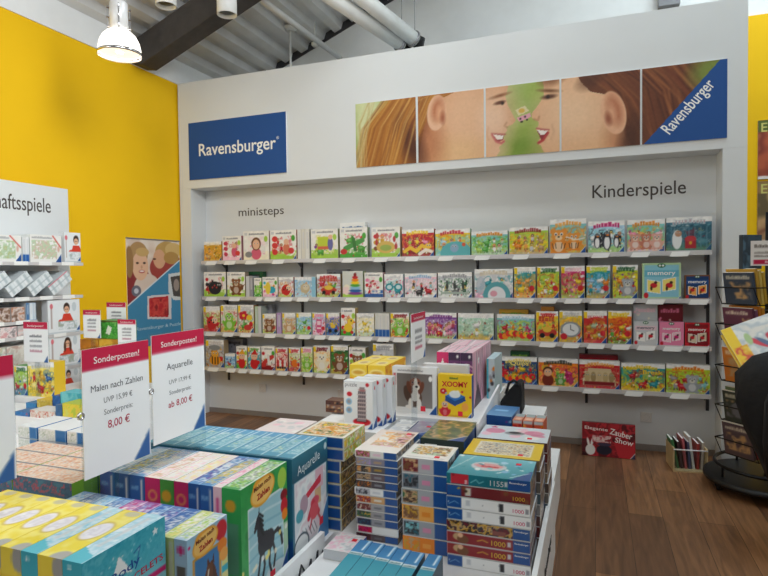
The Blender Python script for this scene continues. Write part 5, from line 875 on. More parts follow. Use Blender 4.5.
# teal packs lying near the podium board
for i in range(6):
    xb = -.835+.0525*i+(.012 if i == 5 else 0); T = Art(.051, .33, '3aa0b4', .005); T.grad('58b0bf', '3592a8', 0, .7); T.grad('3f86b8', '3474a8', .7, 1); T.rect(.0, .66, T.a, .72, 'dfe8ea'); T.marks(T.a*.1, .67, T.a*.9, .03, '4a6a70', i); T.line([(T.a*.72, .78), (T.a*.78, .99)], .02, 'e2eef2')
    card_box('craft_kit_box', ['first', 'second', 'third', 'fourth', 'fifth', ''][i]+' narrow teal pack, counting from the board with black script' if i < 5 else 'narrow teal pack set slightly apart, before the six thick puzzle boxes', 'craft kit', (xb+.0255, 1.80+(.01 if i == 5 else .0)-.006*i, D0), (.051, .33, .19), {'*': '2f7f93', 'R': '27475a'}, {'T': T}, 'narrow teal packs')

# ------------------------------------------------------------------ sale signs
def sale_sign(loc, w, h, lines, label, rz, foot, blade=None, small=False, hanging=False, edge=True):
    t = thing('sale_sign', label, 'sign', loc, (0, 0, rz), 'sale signs with a crimson top band'); A = Art(w, h, 'f1f3f5', .008 if not small else .006); a = A.a
    A.rect(-.1, .83, a+.1, 1.1, 'c01743'); A.corner('2f5f9e', .22 if not small else .18); A.text('Sonderposten!', a*.5, .88, .075, 'white', .0, fit=a*.68, center=True)
    for s, y, hh, fit, col, b in lines:
        if s: A.text(s, a*.5, y, hh, col, b, fit=a*fit, center=True)
        else: A.marks(a*.25, y, a*.75, hh, col, int(y*100))
    link('printed_card', box_mesh('printed_card', w, .003, h, 'f4f4f4', {'F': A}, 'paper'), t)
    MB().box(-w/2-.006, w/2+.006, .0022, .0042, -foot if blade is None else 0, h+.006).build('clear_holder', 'clear', t)
    if blade: MB().box(blade[0], blade[1], .0045, .0065, -foot, h*.3).build('clear_foot', 'clear', t)
    else: MB().box(-w/2, w/2, .0043, .05, -foot, -foot+.002).build('clear_foot', 'clear', t)
    if edge and not small: MB().lathe([(.008, -.004), (.013, -.004), (.013, .004), (.008, .004), (.008, -.004)], n=18).build('ring_clip', 'chrome', t, (-w/2-.008, .0, h*.5), (math.pi/2, 0, 0))
    return t
gy, dk = '6d7076', '4a4c52'
XS = -1.6
sale_sign((XS, 1.57, .812), .302, .438, [('Malen nach Zahlen', .66, .075, .78, dk, .0), ('UVP 15,99 €', .555, .062, .43, gy, 0), ('Sonderpreis:', .46, .062, .43, gy, 0), ('8,00 €', .345, .09, .33, 'b8264a', .006)], 'large sale sign for the painting kits standing among them', math.pi/2, .812-.708, (-.15, .0))
sale_sign((XS, 1.894, .836), .312, .426, [('Aquarelle', .66, .085, .50, dk, .0), ('UVP 17,99 €', .52, .058, .42, gy, 0), ('Sonderpreis:', .42, .058, .42, gy, 0), ('ab 8,00 €', .30, .085, .46, 'b8264a', .006)], 'large sale sign for the watercolour kits standing in front of them', math.pi/2, .836-.738)
sale_sign((-.9, 2.96, 1.017), .262, .255, [('', .6, .05, 0, dk, 0), ('', .46, .045, 0, gy, 0), ('', .36, .045, 0, gy, 0), ('', .25, .05, 0, 'b8264a', 0)], 'sale sign on a clear foot between the dog puzzle and the pink cartons', math.pi/2, 1.017-.69, (-.12, -.02), edge=False)
sale_sign((XS, 1.032, .905), .30, .365, [('', .6, .05, 0, gy, 0)], 'large sale sign over the yellow bracelet kits', math.pi/2, .905-D0, (-.14, -.0), edge=False)

# ------------------------------------------------------------------ second podium with flat boxes and games
P2 = .60
D0_, D0 = D0, P2
podium('higher white podium under the flat swirl patterned boxes', -3.52, -1.955, .70, 2.28); podium('higher white podium by the yellow wall under games and tall cartons', -3.52, -2.52, 2.285, 3.2)
D0 = D0_
for j in range(3):
    for i, (xa, xb) in enumerate(((-2.46, -2.15), (-2.147, -1.835))):
        w = xb-xa; T = Art(w, .117, 'd9cdc4', .005); T.pic(0, .05, T.a, .95, ['d9cdc4', 'e0a878', 'e9e0d8', 'c9b8b0', 'd88a5a', 'e6d6c8'], j*2+i, .14); T.rect(0, .95, T.a, 1, '5c6470'); F_ = Art(w, .06, '1f5270', .005); F_.pic(0, .1, F_.a, .9, ['1f5270', '17405c', '1f5270', 'a03a48', '1f5270', '2a6a80'], j+i, .4)
        for k in range(2): card_box('craft_kit_box', '%s flat box with orange swirls, %s row from the bracelet kits%s' % ([['outer', 'inner'][i]+' lower', ['outer', 'inner'][i]+' upper'][k], ['first', 'second', 'third'][j], ''), 'craft kit', ((xa+xb)/2, 1.57+.06+.122*j, P2+.0605*k), (w-.002, .119, .06), {'*': '1f5270', 'R': '8cc63f'}, {'F': F_, 'T': T} if k else {'F': F_}, 'flat craft boxes on the higher podium')
def front_box(px0, px1, yt, Y, dp, z0, name, label, cat, art, col, group=None, yb=None):
    ym = (yt+(yb or yt+20))/2; p0 = at(px0, ym, 'Y', Y); p1 = at(px1, ym, 'Y', Y); h = at((px0+px1)/2, yt, 'Y', Y)[2]-z0; w = p1[0]-p0[0]
    A = art(w, h) if art else None
    return card_box(name, label, cat, ((p0[0]+p1[0])/2, Y+dp/2, z0), (w-.002, dp, h), col, {'F': A} if A else {}, group)
def wb(w, h):
    A = Art(w, h, 'eceef0', .006); A.pic(0, .1, A.a*.6, .9, ['eceef0', 'cfd8d0', 'eef0f0', 'a8b8a8'], 3, .25); A.rect(A.a*.62, 0, A.a, 1, '2a72b4'); return A
zl = [P2, P2+.059, P2+.118]
for s_, (a, b) in enumerate(((18, 37), (38.5, 66), (67, 83.5))):
    for k in range(3):
        p0 = at(a, 440, 'Y', 1.955); p1 = at(b, 440, 'Y', 1.955); A = wb(p1[0]-p0[0], .056)
        card_box('game_box', '%s white game box with blue end in the %s small stack from the sale sign' % (['lowest', 'middle', 'top'][k], ['third', 'second', 'first'][s_]), 'game', ((p0[0]+p1[0])/2, 1.955+.1, zl[k]), (p1[0]-p0[0]-.003, .2, .056), {'*': 'dfe3e6', 'R': '2a72b4'}, {'F': A}, 'small white and blue game boxes')
def step(lb, x0, x1, y0, y1, z): b = thing('display_riser', lb, 'display riser', ((x0+x1)/2, (y0+y1)/2, P2)); MB().box(-(x1-x0)/2, (x1-x0)/2, -(y1-y0)/2, (y1-y0)/2, 0, z-P2).build('block', 'board', b, bevel=.003)
step('white block under the aqua and lime boxes', -3.48, -2.53, 2.30, 2.55, .70); step('tall white block under the yellow and green games', -3.48, -2.53, 2.57, 3.18, .735)
pl = lambda cols, sd, sc=.3: (lambda w, h: (lambda A: A.pic(0, 0, A.a, 1, cols, sd, sc))(Art(w, h, cols[0], .006)))
for q in ((15, 29, 412, 'game_box', 'low blue box with red edge beside the white boxes', ['2a72b4', '2a72b4', '3a86c0', 'c03a3a'], '2a6aa4'), (30, 55, 411, 'game_box', 'low white box with red stripe behind the white stacks', ['e2ddd8', 'eeeae6', 'd8a08a', 'e2ddd8', 'c0382e'], 'd9d4d0'), (55.5, 62, 405, 'game_box', 'small dark blue box between white and lime ones', ['3a6a9a', '2a5a8a'], '2a5a8a'), (62.5, 82.5, 404, 'game_box', 'lime and yellow box beside the sale sign edge', ['b8c83a', 'e6d23a', 'e6c83a', 'd9d860'], 'a8b830')):
    front_box(q[0], q[1], q[2], 2.31, .11, .70, q[3], q[4], 'game', pl(q[5], q[0]), q[6], 'games on the higher podium', 420)
for q in ((26, 36.5, 403, 'small blue box below the green game', ['2a78b4', '3a8ac0'], '2a72a8', 2.44), (37, 52, 400, 'yellow gold box below the yellow game', ['e6c84a', 'd8b43a', 'efdc8a'], 'd4b23a', 2.44), (52.5, 60, 396, 'dark blue upright box beside the aqua one', ['2a6ab0', '1d5596', '2a6ab0'], '1d4f8c', 2.44), (60.5, 80, 393, 'aqua blue box behind the lime and yellow box', ['58c0c8', '7fd0d4', '46b0be'], '48aebc', 2.44)):
    front_box(q[0], q[1], q[2], q[6], .10, .70, 'game_box', q[3], 'game', pl(q[4], int(q[0])), q[5], 'games on the higher podium', 410)
def game2(p): return lambda w, h: art_game(w, h, p)
front_box(14.5, 27.5, 366, 2.60, .08, .735, 'game_box', 'green upright game box beside the yellow one', 'game', game2(('lgreen', 'pgreen', 'dgreen', ['lgreen', 'white', 'red', 'blue'], 91, 2)), '5aa04a', 'games on the higher podium', 402)
front_box(28, 54.5, 361.5, 2.60, .08, .735, 'game_box', 'bright yellow upright game box under the small sale sign', 'game', game2(('lyellow', 'yellow', 'lgrey', ['red', 'gold', 'blue', 'lyellow'], 92, 3)), 'dcb82e', 'games on the higher podium', 402)
for i, (a, b) in enumerate(((80, 98.5), (99, 118))): front_box(a, b, 339.5, 2.86, .14, .735, 'toy_carton', ['tall orange carton nearest the photo frame boxes', 'tall golden carton under the green box'][i], 'carton', pl([['d88a1e', 'c8781a', 'e0a43a'], ['d8a028', 'e0b23a', 'c88a20']][i], i+5, .2), ['c87e1c', 'cc9420'][i], 'tall cartons on the higher podium', 346)
front_box(118.5, 126, 345.5, 2.86, .14, .735, 'toy_carton', 'tall dark carton beside the golden one', 'carton', pl(['4a4034', '6a5436'], 7, .2), '4a4034', 'tall cartons on the higher podium', 350)
p0 = at(98.5, 330, 'Y', 2.88); p1 = at(125, 330, 'Y', 2.88); z_ = at(108, 339.5, 'Y', 2.86)[2]+.002; A = Art(p1[0]-p0[0], .12, '4ba83c', .006); A.pic(0, 0, A.a, 1, ['3f9a34', '5cb848', '2f8a2a', '7ac060'], 6, .3); A.poly([(.5, .3), (.8, .2), (.95, .6), (.7, .75)], 'e6ead8'); A.rect(0, .92, A.a, 1, '5a4a2e')
card_box('game_box', 'grass green game box lying on the golden carton', 'game', ((p0[0]+p1[0])/2, 2.88+.05, z_), (p1[0]-p0[0], .10, .12), '3a8a30', {'F': A}, None)
def small_sign(px0, px1, yt, yb, Y, zf, label, words=()):
    p0 = at(px0, (yt+yb)/2, 'Y', Y); p1 = at(px1, (yt+yb)/2, 'Y', Y); zb = at((px0+px1)/2, yb, 'Y', Y)[2]; ztp = at((px0+px1)/2, yt, 'Y', Y)[2]
    sale_sign(((p0[0]+p1[0])/2, Y, zb), p1[0]-p0[0], ztp-zb, [('', .62, .05, 0, dk, 0), ('', .5, .045, 0, gy, 0), ('', .38, .04, 0, gy, 0), ('', .25, .05, 0, 'b06a80', 0)], label, 0., zb-zf, (-.02, .02), True)
small_sign(24, 48, 322, 362, 2.592, P2+.101, 'small sale sign above the bright yellow game box')
small_sign(83.5, 100.5, 310, 338, 2.84, .735, 'small sale sign above the tall orange carton')
small_sign(107, 126, 302.5, 330, 3.03, .735, 'small sale sign behind the green box, highest of the small ones')
small_sign(118, 136, 319.5, 346, 2.80, .735, 'small sale sign in front of the grass green box')

# ------------------------------------------------------------------ shelving along the yellow wall
V = thing('side_shelving_unit', 'white shelving panel with lettering standing along the yellow wall', 'shelving unit', (-3.875, 2.3, 0))
MB().box(-.025, .025, -1.1, 1.035, 0, 2.168).build('back_panel', 'panel', V); MB().text('Gesellschaftsspiele', (.0252, .105, -.325), (0, 1, 0), (0, 0, 1), .155, .0, fit=.775).build('lettering', 'ink', V, (0, 0, 2.295))
def vshelf(lb, z, y0, y1, x1=-3.60):
    t = thing('metal_shelf', lb, 'shelf', (-3.849, y0, z), group='shelves along the yellow wall'); MB().box(0, x1+3.849, 0, y1-y0, -.022, 0).build('board', 'shelf', t)
    for k in range(int((y1-y0)/.18)): MB().box(0, .002, .07+.18*k, .17+.18*k, -.022, .004).build('price_label', LABEL, t, (x1+3.8495, 0, 0))
for q in (('top shelf beside the yellow wall', 1.592, 1.9, 3.235), ('second shelf beside the yellow wall, under tilted packs', 1.352, 1.9, 3.225), ('short shelf with black and brown plush packs', 1.196, 1.9, 2.85), ('short shelf with pinkish plush packs', 1.092, 1.9, 2.85), ('short shelf end under the upper red shirt box', 1.080, 2.90, 3.235), ('short shelf end under the middle red shirt box', .838, 2.90, 3.235), ('short shelf end under the lowest red shirt box', .640, 2.90, 3.235)): vshelf(*q)
def side_box(y0, y1, z0, z1, dp, name, label, cat, art, col, x=-3.606, group='boxes on the shelves by the yellow wall'):
    w = y1-y0; A = art(w, z1-z0); return card_box(name, label, cat, (x-dp/2, (y0+y1)/2, z0+.0005), (w-.002, dp, z1-z0-.001), col, {'F': A}, group, (0, 0, math.pi/2))
def white_game(sd, cols):
    def f(w, h):
        A = Art(w, h, 'ecebe6', .005); A.pic(A.a*.05, .12, A.a*.85, .8, ['ecebe6']+cols+['f2f0ec'], sd, .14); A.marks(.08, .86, A.a*.7, .07, 'grey', sd); A.line([(A.a*.72, .98), (A.a*.98, .55)], .05, 'd0483a'); A.ell(A.a*.9, .5, .05, .12, 'd8b0a0'); A.corner('rvb', .3); return A
    return f
def red_shirt(sd, pose):
    def f(w, h):
        A = Art(w, h, 'e9ecee', .004); a = A.a; A.rect(.08*a, .16, .13*a, .8, 'b8a8a4'); A.ell(.11*a, .82, .05, .08, 'd8707a'); A.ell(.82*a, .78, .07*a, .14, 'c9d2d6'); cx = a*(.58 if w > .2 else .72)
        A.poly([(cx-.24*h/h*.9, .30), (cx-.12, .58), (cx+.12, .58), (cx+.26, .30)], 'd8402e'); A.ell(cx-.20, .36, .09, .06, 'd8402e'); A.ell(cx, .76, .11, .15, '3a2a22'); A.ell(cx, .70, .085, .11, 'e3b090'); A.ell(cx-.03, .71, .014, .014, 'black'); A.ell(cx+.03, .71, .014, .014, 'black')
        if pose: A.ell(cx-.1, .62, .045, .16, '5a3a28'); A.ell(cx+.1, .62, .045, .16, '5a3a28')
        A.pic(max(0, cx-.3), .1, min(a, cx+.36), .36, ['cfd6da', 'e9ecee', 'b8c4c8', 'a8b0a0'], sd, .12); A.corner('rvb', .2); A.rect(0, 0, a, .05, 'c9d0d4'); return A
    return f
side_box(2.47, 2.752, 1.592, 1.768, .2, 'game_box', 'white green game box with red stripe at the frame end of the top side shelf', 'game', white_game(3, ['pgreen', 'b8c08a']), 'dfe2e0')
side_box(2.757, 2.808, 1.592, 1.762, .2, 'game_box', 'two white spines with blue feet between the striped games', 'game', lambda w, h: art_spines(w, h, (['e0e2e2', 'e8eaea'], .3)), 'dfe2e0')
side_box(2.812, 3.058, 1.592, 1.783, .2, 'game_box', 'white game box with red corner stripe and pale green scene', 'game', white_game(7, ['d0b8a8', 'c8d0b0', 'pgreen']), 'dfe2e0')
side_box(3.077, 3.216, 1.592, 1.812, .06, 'game_box', 'narrow white box with child in red at the end of the top side shelf', 'game', red_shirt(2, 0), 'e2e4e6', -3.60)
for i, y in enumerate((2.52, 2.675, 2.83, 2.985)):
    A = Art(.20, .085, 'd4dadc', .005); [A.rect(.02+A.a*k/9, .08, .02+A.a*(k+.75)/9, .92, ['e6eaec', 'b8c4c8', 'dfe6e8'][k % 3]) for k in range(9)]; A.rect(0, .45, A.a, .52, 'aab6ba')
    if i == 3: A.rect(0, .9, A.a, 1, 'c86a78')
    o = tag(link('card_pack', box_mesh('card_pack', .19, .18, .08, 'cfd6d8', {'F': A}), None, (-3.70, y, 1.353), (0, 0, 0)), ['first', 'second', 'third', 'fourth'][i]+' tilted white card pack on the second side shelf, counting towards the poster', 'card pack', 'tilted white packs')
    o.matrix_world = Matrix.Translation((-3.70, y, 1.353)) @ Matrix.Rotation(math.radians(36), 4, 'X') @ Matrix.Rotation(math.pi/2, 4, 'Z') @ Matrix.Translation((.10, 0, 0))
for i, (y0, y1, c) in enumerate(((2.44, 2.56, ['2a2624', 'e8e4e0', '3a3230', '6a5a50']), (2.565, 2.66, ['6a4a3a', 'd8c8c0', '8a6a54']), (2.665, 2.76, ['b87a5a', 'd8cac4', '7a5a4a']))): side_box(y0, y1, 1.196, 1.292, .16, 'toy_pack', ['black and white', 'dark brown', 'tan brown'][i]+' plush pack on the short side shelf', 'toy', pl(c, i+3, .35), 'c8c4c2')
side_box(2.77, 2.845, 1.196, 1.315, .16, 'game_box', 'blue and white upright box at the end of the plush shelf', 'game', lambda w, h: art_spines(w, h, (['4a78a8', 'dfe6ea', 'c8d4dc'],)), 'c8d0d8')
for i, (y0, y1, c) in enumerate(((2.44, 2.57, ['c8a8a4', 'e6d8d6', '9a7a78']), (2.575, 2.70, ['d8a0a0', 'e9dcda', '8a8080']), (2.705, 2.84, ['b8b0ae', 'e2c0bc', 'd8d4d2']))): side_box(y0, y1, 1.092, 1.165, .16, 'toy_pack', ['dusky rose', 'pale pink', 'grey pink'][i]+' plush pack on the lower short side shelf', 'toy', pl(c, i+9, .35), 'cfc6c4')
for i, (z0, z1) in enumerate(((1.081, 1.322), (.839, 1.070), (.641, .826))): side_box(2.932, 3.197, z0, z1, .06, 'game_box', ['uppermost', 'middle', 'lowest'][i]+' of three white boxes showing a child in a red shirt', 'game', red_shirt(i+5, i == 1), 'e2e4e6')
for i, (y0, y1, c) in enumerate(((2.40, 2.62, ['cdbcb0', 'e0dcd4', 'b8c0a8', 'd8a898']), (2.625, 2.86, ['d0c4b8', 'e4e0d8', 'c8a89a']))): side_box(y0, y1, .86, 1.035, .14, 'game_box', ['pastel', 'beige'][i]+' game box under the pink plush shelf', 'game', pl(c, i+20, .2), 'cfc8c0')
vshelf('low short shelf under the pastel games', .860, 1.9, 2.865)

# poster on the yellow wall
PY0, PY1, PZ1, PZb = 4.14, 4.862, 1.832, .80
A = Art(PY1-PY0, PZ1-PZb, 'd9b9a4', .005)
def Q(px, py): p = at(px, py, 'X', XW+.012); return ((p[1]-PY0)/A.h, (p[2]-PZb)/A.h)
def QE(px, py, rx, ry, col, rot=0, so=None, al=1.): x, y = Q(px, py); A.ell(x, y, rx*.0118, ry*.0103, col, rot, so, al)
A.pic(0, 0, A.a, 1, ['e0cdbd', 'd8c0ae', 'e6d8ca'], 3, .2); QE(136, 285, 16, 22, '8a2f30'); QE(168, 268, 20, 14, 'a04038'); QE(148, 287, 14, 12, 'dcc6b6')
QE(139, 254, 10, 11, 'b08a5a'); QE(141, 266, 8.5, 13, 'e3b594'); QE(130, 262, 4, 14, '9a7446'); QE(143, 252, 7, 4, 'c9a468'); QE(138, 263, 1.5, .9, '3a241c'); QE(145, 263, 1.5, .9, '3a241c'); QE(142.5, 271.5, 3.2, 1.5, 'b8504c'); QE(142.5, 271.2, 2.5, .7, 'f3ece6'); QE(142.3, 267, 1, 1.6, 'cf9a78')
QE(168, 252, 14, 10, 'c09a58'); QE(160, 259, 7, 9, 'd8a480'); QE(174, 250, 10, 7, 'd2b070'); QE(172, 258, 9, 6, 'b48a4a'); QE(155, 259, 1.8, .8, '4a2c20'); QE(137, 291, 5, 5, '6a6a78'); QE(137, 291, 2.4, 2.4, 'c8c8d0')
A.poly([Q(128, 306), Q(183, 257), (A.a+.1, Q(183, 257)[1]), (A.a+.1, -.1), (-.1, -.1), (-.1, Q(128, 306)[1])], '3f86ac'); A.line([Q(126, 308), Q(185, 256)], .012, 'd8dee2')
A.poly([Q(148, 296), Q(172, 294), Q(172, 319), Q(148, 319)], 'd8d0d0'); A.poly([Q(150, 298), Q(169, 296), Q(169, 317), Q(150, 317)], 'b8242c'); A.pic(Q(150, 317)[0], Q(150, 317)[1], Q(169, 298)[0], Q(169, 298)[1], ['b8242c', 'd04a40', '8f1a22'], 5, .06)
A.poly([Q(169, 274), Q(182, 272), Q(182, 300), Q(174, 300), Q(169, 292)], 'cfd2d0'); A.poly([Q(171, 277), Q(182, 275), Q(182, 297), Q(174, 296)], '4a4440'); QE(177, 285, 3.5, 6, '9a8a80')
x_, y_ = Q(137, 331); A.text('Ravensburger & Puzzle', x_, y_, .045, 'b9d2dc', .0, fit=.60); x0_, y0_ = Q(160, 322)
o = link('poster_picture', sheet(A, .004), None, (XW+.0025, (PY0+PY1)/2, PZb), (0, 0, math.pi/2)); tag(o, 'poster with two smiling women and blue triangle on the yellow wall', 'poster'); MB().box(-.361, .361, -.008, .004, PZ1-PZb, PZ1-PZb+.012).build('top_rail', 'grey', o)

# ------------------------------------------------------------------ by the floor under the shelves
A = Art(.395, .262, 'a8202a', .004); a = A.a; A.pic(0, 0, a, 1, ['8f1420', 'b8242e', '7a1018', 'c42a34', '5a0c14'], 4, .3); A.rect(0, 0, .12*a, .5, '2a1418', .6); A.ell(.16*a, .18, .14, .16, 'e9e6e2'); A.ell(.12*a, .40, .035, .14, 'ece8e4', .2); A.ell(.19*a, .40, .035, .14, 'ece8e4', -.2); A.ell(.42*a, .2, .22, .14, '1d1a2c'); A.ell(.42*a, .36, .2, .05, '3a3048'); A.poly([(.6*a, .45), (a, .5), (a, 0), (.7*a, 0)], 'c02630'); A.pic(.2*a, .42, .55*a, .62, ['b8242e', 'd8a8a8', 'e8d0c8', '8f1420'], 7, .12); A.corner('3a3a5a', .16)
A.text('Elegante', .05*a, .80, .13, 'f0e4e0', .01, rot=-.06, fit=.44*a); A.text('Zauber', .52*a, .70, .24, 'f4ece8', .015, rot=-.2, fit=.42*a); A.text('Show', .62*a, .46, .22, 'f4ece8', .015, rot=-.16, fit=.34*a)
card_box('game_box', 'red magic show box standing on the floor under the lowest shelf', 'game', (.097, 4.845, 0), (.395, .055, .262), '6d0f18', {'F': A}, None, (-.12, 0, 0))
cr = thing('book_crate', 'small pale wooden crate with books on the floor under the shelf end', 'crate', (.64, 4.76, 0), (0, 0, .10)); w, d, h = .115, .12, .175
MB().box(-w, w, -d, d, 0, .01).build('base', 'wood', cr); MB().box(-w, -w+.009, -d, d, .0101, h).build('side_panel', 'wood', cr); MB().box(w-.009, w, -d, d, .0101, h).build('side_panel', 'wood', cr); MB().box(-w+.0091, w-.0091, d-.009, d, .0101, h).build('back_panel', 'wood', cr)
MB().box(-w+.0091, w-.0091, -d, -d+.006, .0101, h-.02).build('front_panel', 'clear', cr); MB().tube([(-w, -d-.002, h-.01), (w, -d-.002, h-.01)], .005, 8).build('front_rim', 'white', cr)
for i, (c, hh, tl, lb) in enumerate((('3f7a4a', .215, -.20, 'green book leaning in the crate'), ('4a2a30', .20, -.14, 'dark brown book in the crate between green and rose ones'), ('b85a60', .225, -.10, 'rose red book in the crate'), ('5a5a78', .20, -.06, 'slate blue book in the middle of the crate'), ('e0dcd4', .24, -.12, 'tall cream book sticking up from the crate'), ('a8403a', .19, .02, 'brick red book in the crate beside the cream one'), ('c8bcae', .20, .05, 'beige book at the open end of the crate'))):
    b = MB().box(-.006, .006, -.075, .075, .001, hh-.001); t = thing('picture_book', lb, 'book', (.64-.070+.026*i, 4.765+.0026*i, .0105), (0, tl, .10), 'books in the floor crate')
    MB().box(-.0085, .0085, -.08, -.076, 0, hh).box(-.0085, -.006, -.0759, .08, 0, hh).box(.006, .0085, -.0759, .08, 0, hh).build('cover', mat('book_cover', c, .5), t); b.build('pages', LABEL, t)

# ------------------------------------------------------------------ spinning book rack at the aisle
RX, RY = 1.085, 4.45
rk = thing('book_rack', 'black spinning wire book rack on castors beside the white column', 'rack', (RX, RY, 0))
MB().lathe([(.0, .055), (.35, .055), (.38, .062), (.38, .085), (.35, .095), (.0, .095)], n=40).build('base', 'black', rk)
for k in range(5):
    a = math.radians(200+72*k); c = (.33*math.cos(a), .33*math.sin(a), .026)
    q = MB().tube([(c[0]-.012, c[1], .026), (c[0]+.012, c[1], .026)], .026, 14); q.box(c[0]-.02, c[0]+.02, c[1]-.008, c[1]+.008, .03, .0549); q.build('castor', 'rubber', rk)
q = MB(); q.tube([(.31*math.cos(2*math.pi*k/32), .31*math.sin(2*math.pi*k/32), .165) for k in range(33)], .012, 8)
for k in range(4): q.tube([(.31*math.cos(k*math.pi/2+.4), .31*math.sin(k*math.pi/2+.4), .165), (.31*math.cos(k*math.pi/2+.4), .31*math.sin(k*math.pi/2+.4), .0951)], .008, 6)
q.build('foot_ring', 'wire', rk); MB().tube([(0, 0, .0951), (0, 0, 1.86)], .022, 14).build('pole', 'wire', rk)
tiers = [1.255, 1.015, .74, .475, .255]; pal = [['d8b040', 'e0c060', 'c89a3a', '3a4658', '2a3040'], ['e09a30', 'd8862a', '8a5a78', '6a3a50', 'd88a3a'], ['c03a4a', 'e0b030', 'b84858', 'd88030', '8a2a3a'], ['7a9a6a', '8aa878', '6a7a58', '3a4038', 'd8902a'], ['b8b4b0', 'd05a4a', 'a83038', '5a4a50', '9a2a30']]
for ti, z in enumerate(tiers):
    for pk, ang in enumerate((math.radians(222), math.radians(302))):
        ca, sa = math.cos(ang), math.sin(ang); ux, uy = -sa, ca                     # outward (ca,sa), along (ux,uy)
        b = MB(); g = lambda r_, t_, zz: (r_*ca+t_*ux, r_*sa+t_*uy, zz)
        for zz in (z, z+.11):
            r2 = .27 if zz == z else .33
            b.tube([g(.12, -.13, zz), g(r2, -.13, zz), g(r2, .13, zz), g(.12, .13, zz)], .0045, 6)
        for t_ in (-.13, .13): b.tube([g(.27, t_, z), g(.33, t_, z+.11)], .003, 5)
        for t_ in (-.13, -.04, .04, .13): b.tube([g(.12, t_, z), g(.27, t_, z)], .003, 5)
        b.tube([g(.02, 0, z+.02), g(.12, 0, z+.02)], .006, 6); b.build('wire_pocket', 'wire', rk)
        nb = 4
        for k in range(nb):
            if pk == 1 and ti in (2,): continue
            r_ = .165+.032*k; hh = .205+.012*((k+ti) % 3); c = pal[ti][(k+2*pk) % 5]
            A = Art(.20, hh, c, .008); A.marks(.1, .8, A.a-.1, .1, ['cream', 'dark', 'white'][k % 3], k+ti); A.pic(.08, .15, A.a-.08, .7, [c, c, 'tan', c, 'mgrey'], k*7+ti, .45)
            n_ = Vector((ca, sa, 0)); o = link('picture_book', box_mesh('picture_book', .20, .022, hh, {'*': c, 'T': 'e4dccb'}, {'F': A} if k == nb-1 else {}), None)
            o.matrix_world = Matrix.Translation((RX+r_*ca, RY+r_*sa, z+.006)) @ Matrix.Rotation(ang+math.pi/2, 4, 'Z') @ Matrix.Rotation(.16, 4, 'X')
            tag(o, '%s book in the %s rack pocket facing the %s, %s' % (['outermost', 'second outermost', 'third', 'innermost'][nb-1-k], ['topmost', 'second highest', 'middle', 'second lowest', 'lowest'][ti], ['white column', 'aisle'][pk], 'of four'), 'book', 'books in the spinning rack')
A = Art(.15, .22, '2a4458', .006); A.pic(0, 0, A.a, 1, ['2a4458', '1d3040', '4a6a80'], 4, .3)
tb = tag(link('picture_book', box_mesh('picture_book', .15, .03, .22, '2a3a48', {'F': A}), None, (.945, 4.30, 1.485), (0, 0, .6)), 'dark blue book standing on top of the rack pockets', 'book', 'books in the spinning rack')
# big picture books held against the rack, black padded bag
cols = [('e4c02e', 'yellow lower big picture book in the tilted pair by the black bag'), ('3a7a9a', 'blue white upper big picture book in the tilted pair by the black bag')]
for i, (c, lb) in enumerate(cols):
    A = Art(.52, .34, 'd8d8d4', .005); a = A.a; A.pic(0, 0, a, 1, ['c8ccd0', 'dcdcd8', 'b8c0c4', 'd8d4cc'], 8+i, .25); A.rect(.0, 0, .11*a, 1, 'e6c22c'); A.pic(.02*a, .0, .16*a, .5, ['e6c22c', 'd0503a', 'e0a82a', 'e8d060'], 3, .2); A.ell(.27*a, .45, .05, .2, 'c83a4a', .6); A.ell(.33*a, .4, .04, .2, '5a6a8a', .5); A.ell(.2*a, .6, .05, .14, 'a8c08a'); A.rect(.72*a, 0, a, 1, '2f6f8c'); A.ell(.45*a, .4, .1, .22, 'c83a4a', .5); A.ell(.52*a, .35, .05, .25, '3a4a6a', .5)
    o = link('picture_book', box_mesh('picture_book', .52, .34, .03, {'*': 'e0d8c0', 'L': 'd8b02a', 'F': c}, {'T': A}), None)
    o.matrix_world = Matrix.Translation((.99, 3.79, 1.075+.031*i)) @ Matrix.Rotation(math.radians(-4), 4, 'Z') @ Matrix.Rotation(math.radians(-24), 4, 'Y') @ Matrix.Rotation(math.radians(38), 4, 'X')
    tag(o, lb, 'book', 'pair of big tilted picture books')
bg = thing('hanging_bag', 'bulky black padded bag hanging by its strap from the spinning book rack', 'bag', (1.04, 3.60, .29))
prof = [(.0, 0), (.09, 0), (.13, .03), (.17, .15), (.215, .32), (.24, .48), (.22, .62), (.15, .72), (.06, .76), (0, .765)]
b = MB(); vs = []; n = 28
for r_, z in prof:
    for k in range(n):
        a = 2*math.pi*k/n; q = 1+.06*math.sin(3*a+z*9)+.035*math.sin(8*a-z*14)+.02*math.sin(17*a+z*31); vs.append((1.12*r_*q*math.copysign(abs(math.cos(a))**.75, math.cos(a))-.06*(z/.76), .62*r_*q*math.copysign(abs(math.sin(a))**.75, math.sin(a)), z))
b.add(vs, [(i*n+k, i*n+(k+1) % n, (i+1)*n+(k+1) % n, (i+1)*n+k) for i in range(len(prof)-1) for k in range(n)], True); b.build('body', 'cloth', bg)
MB().tube([(-.16, -.10, .60), (-.20, -.15, .50), (-.21, -.165, .30), (-.19, -.15, .12)], .016, 8).build('strap', 'black', bg); MB().tube([(-.10, 0, .74), (-.08, .02, .80), (.0, .02, .82), (.04, 0, .75)], .014, 8).build('carry_loop', 'black', bg); MB().tube([(.0, .02, .82), (.16, .30, 1.02), (RX-1.04+.02, RY-3.60-.03, 1.30)], .011, 8).build('hanging_strap', 'black', bg)
MB().tube([(-.1+.02*k, -.152+.0006*(k-6)**2, .44) for k in range(13)], .005, 6).build('zipper', 'grey', bg)
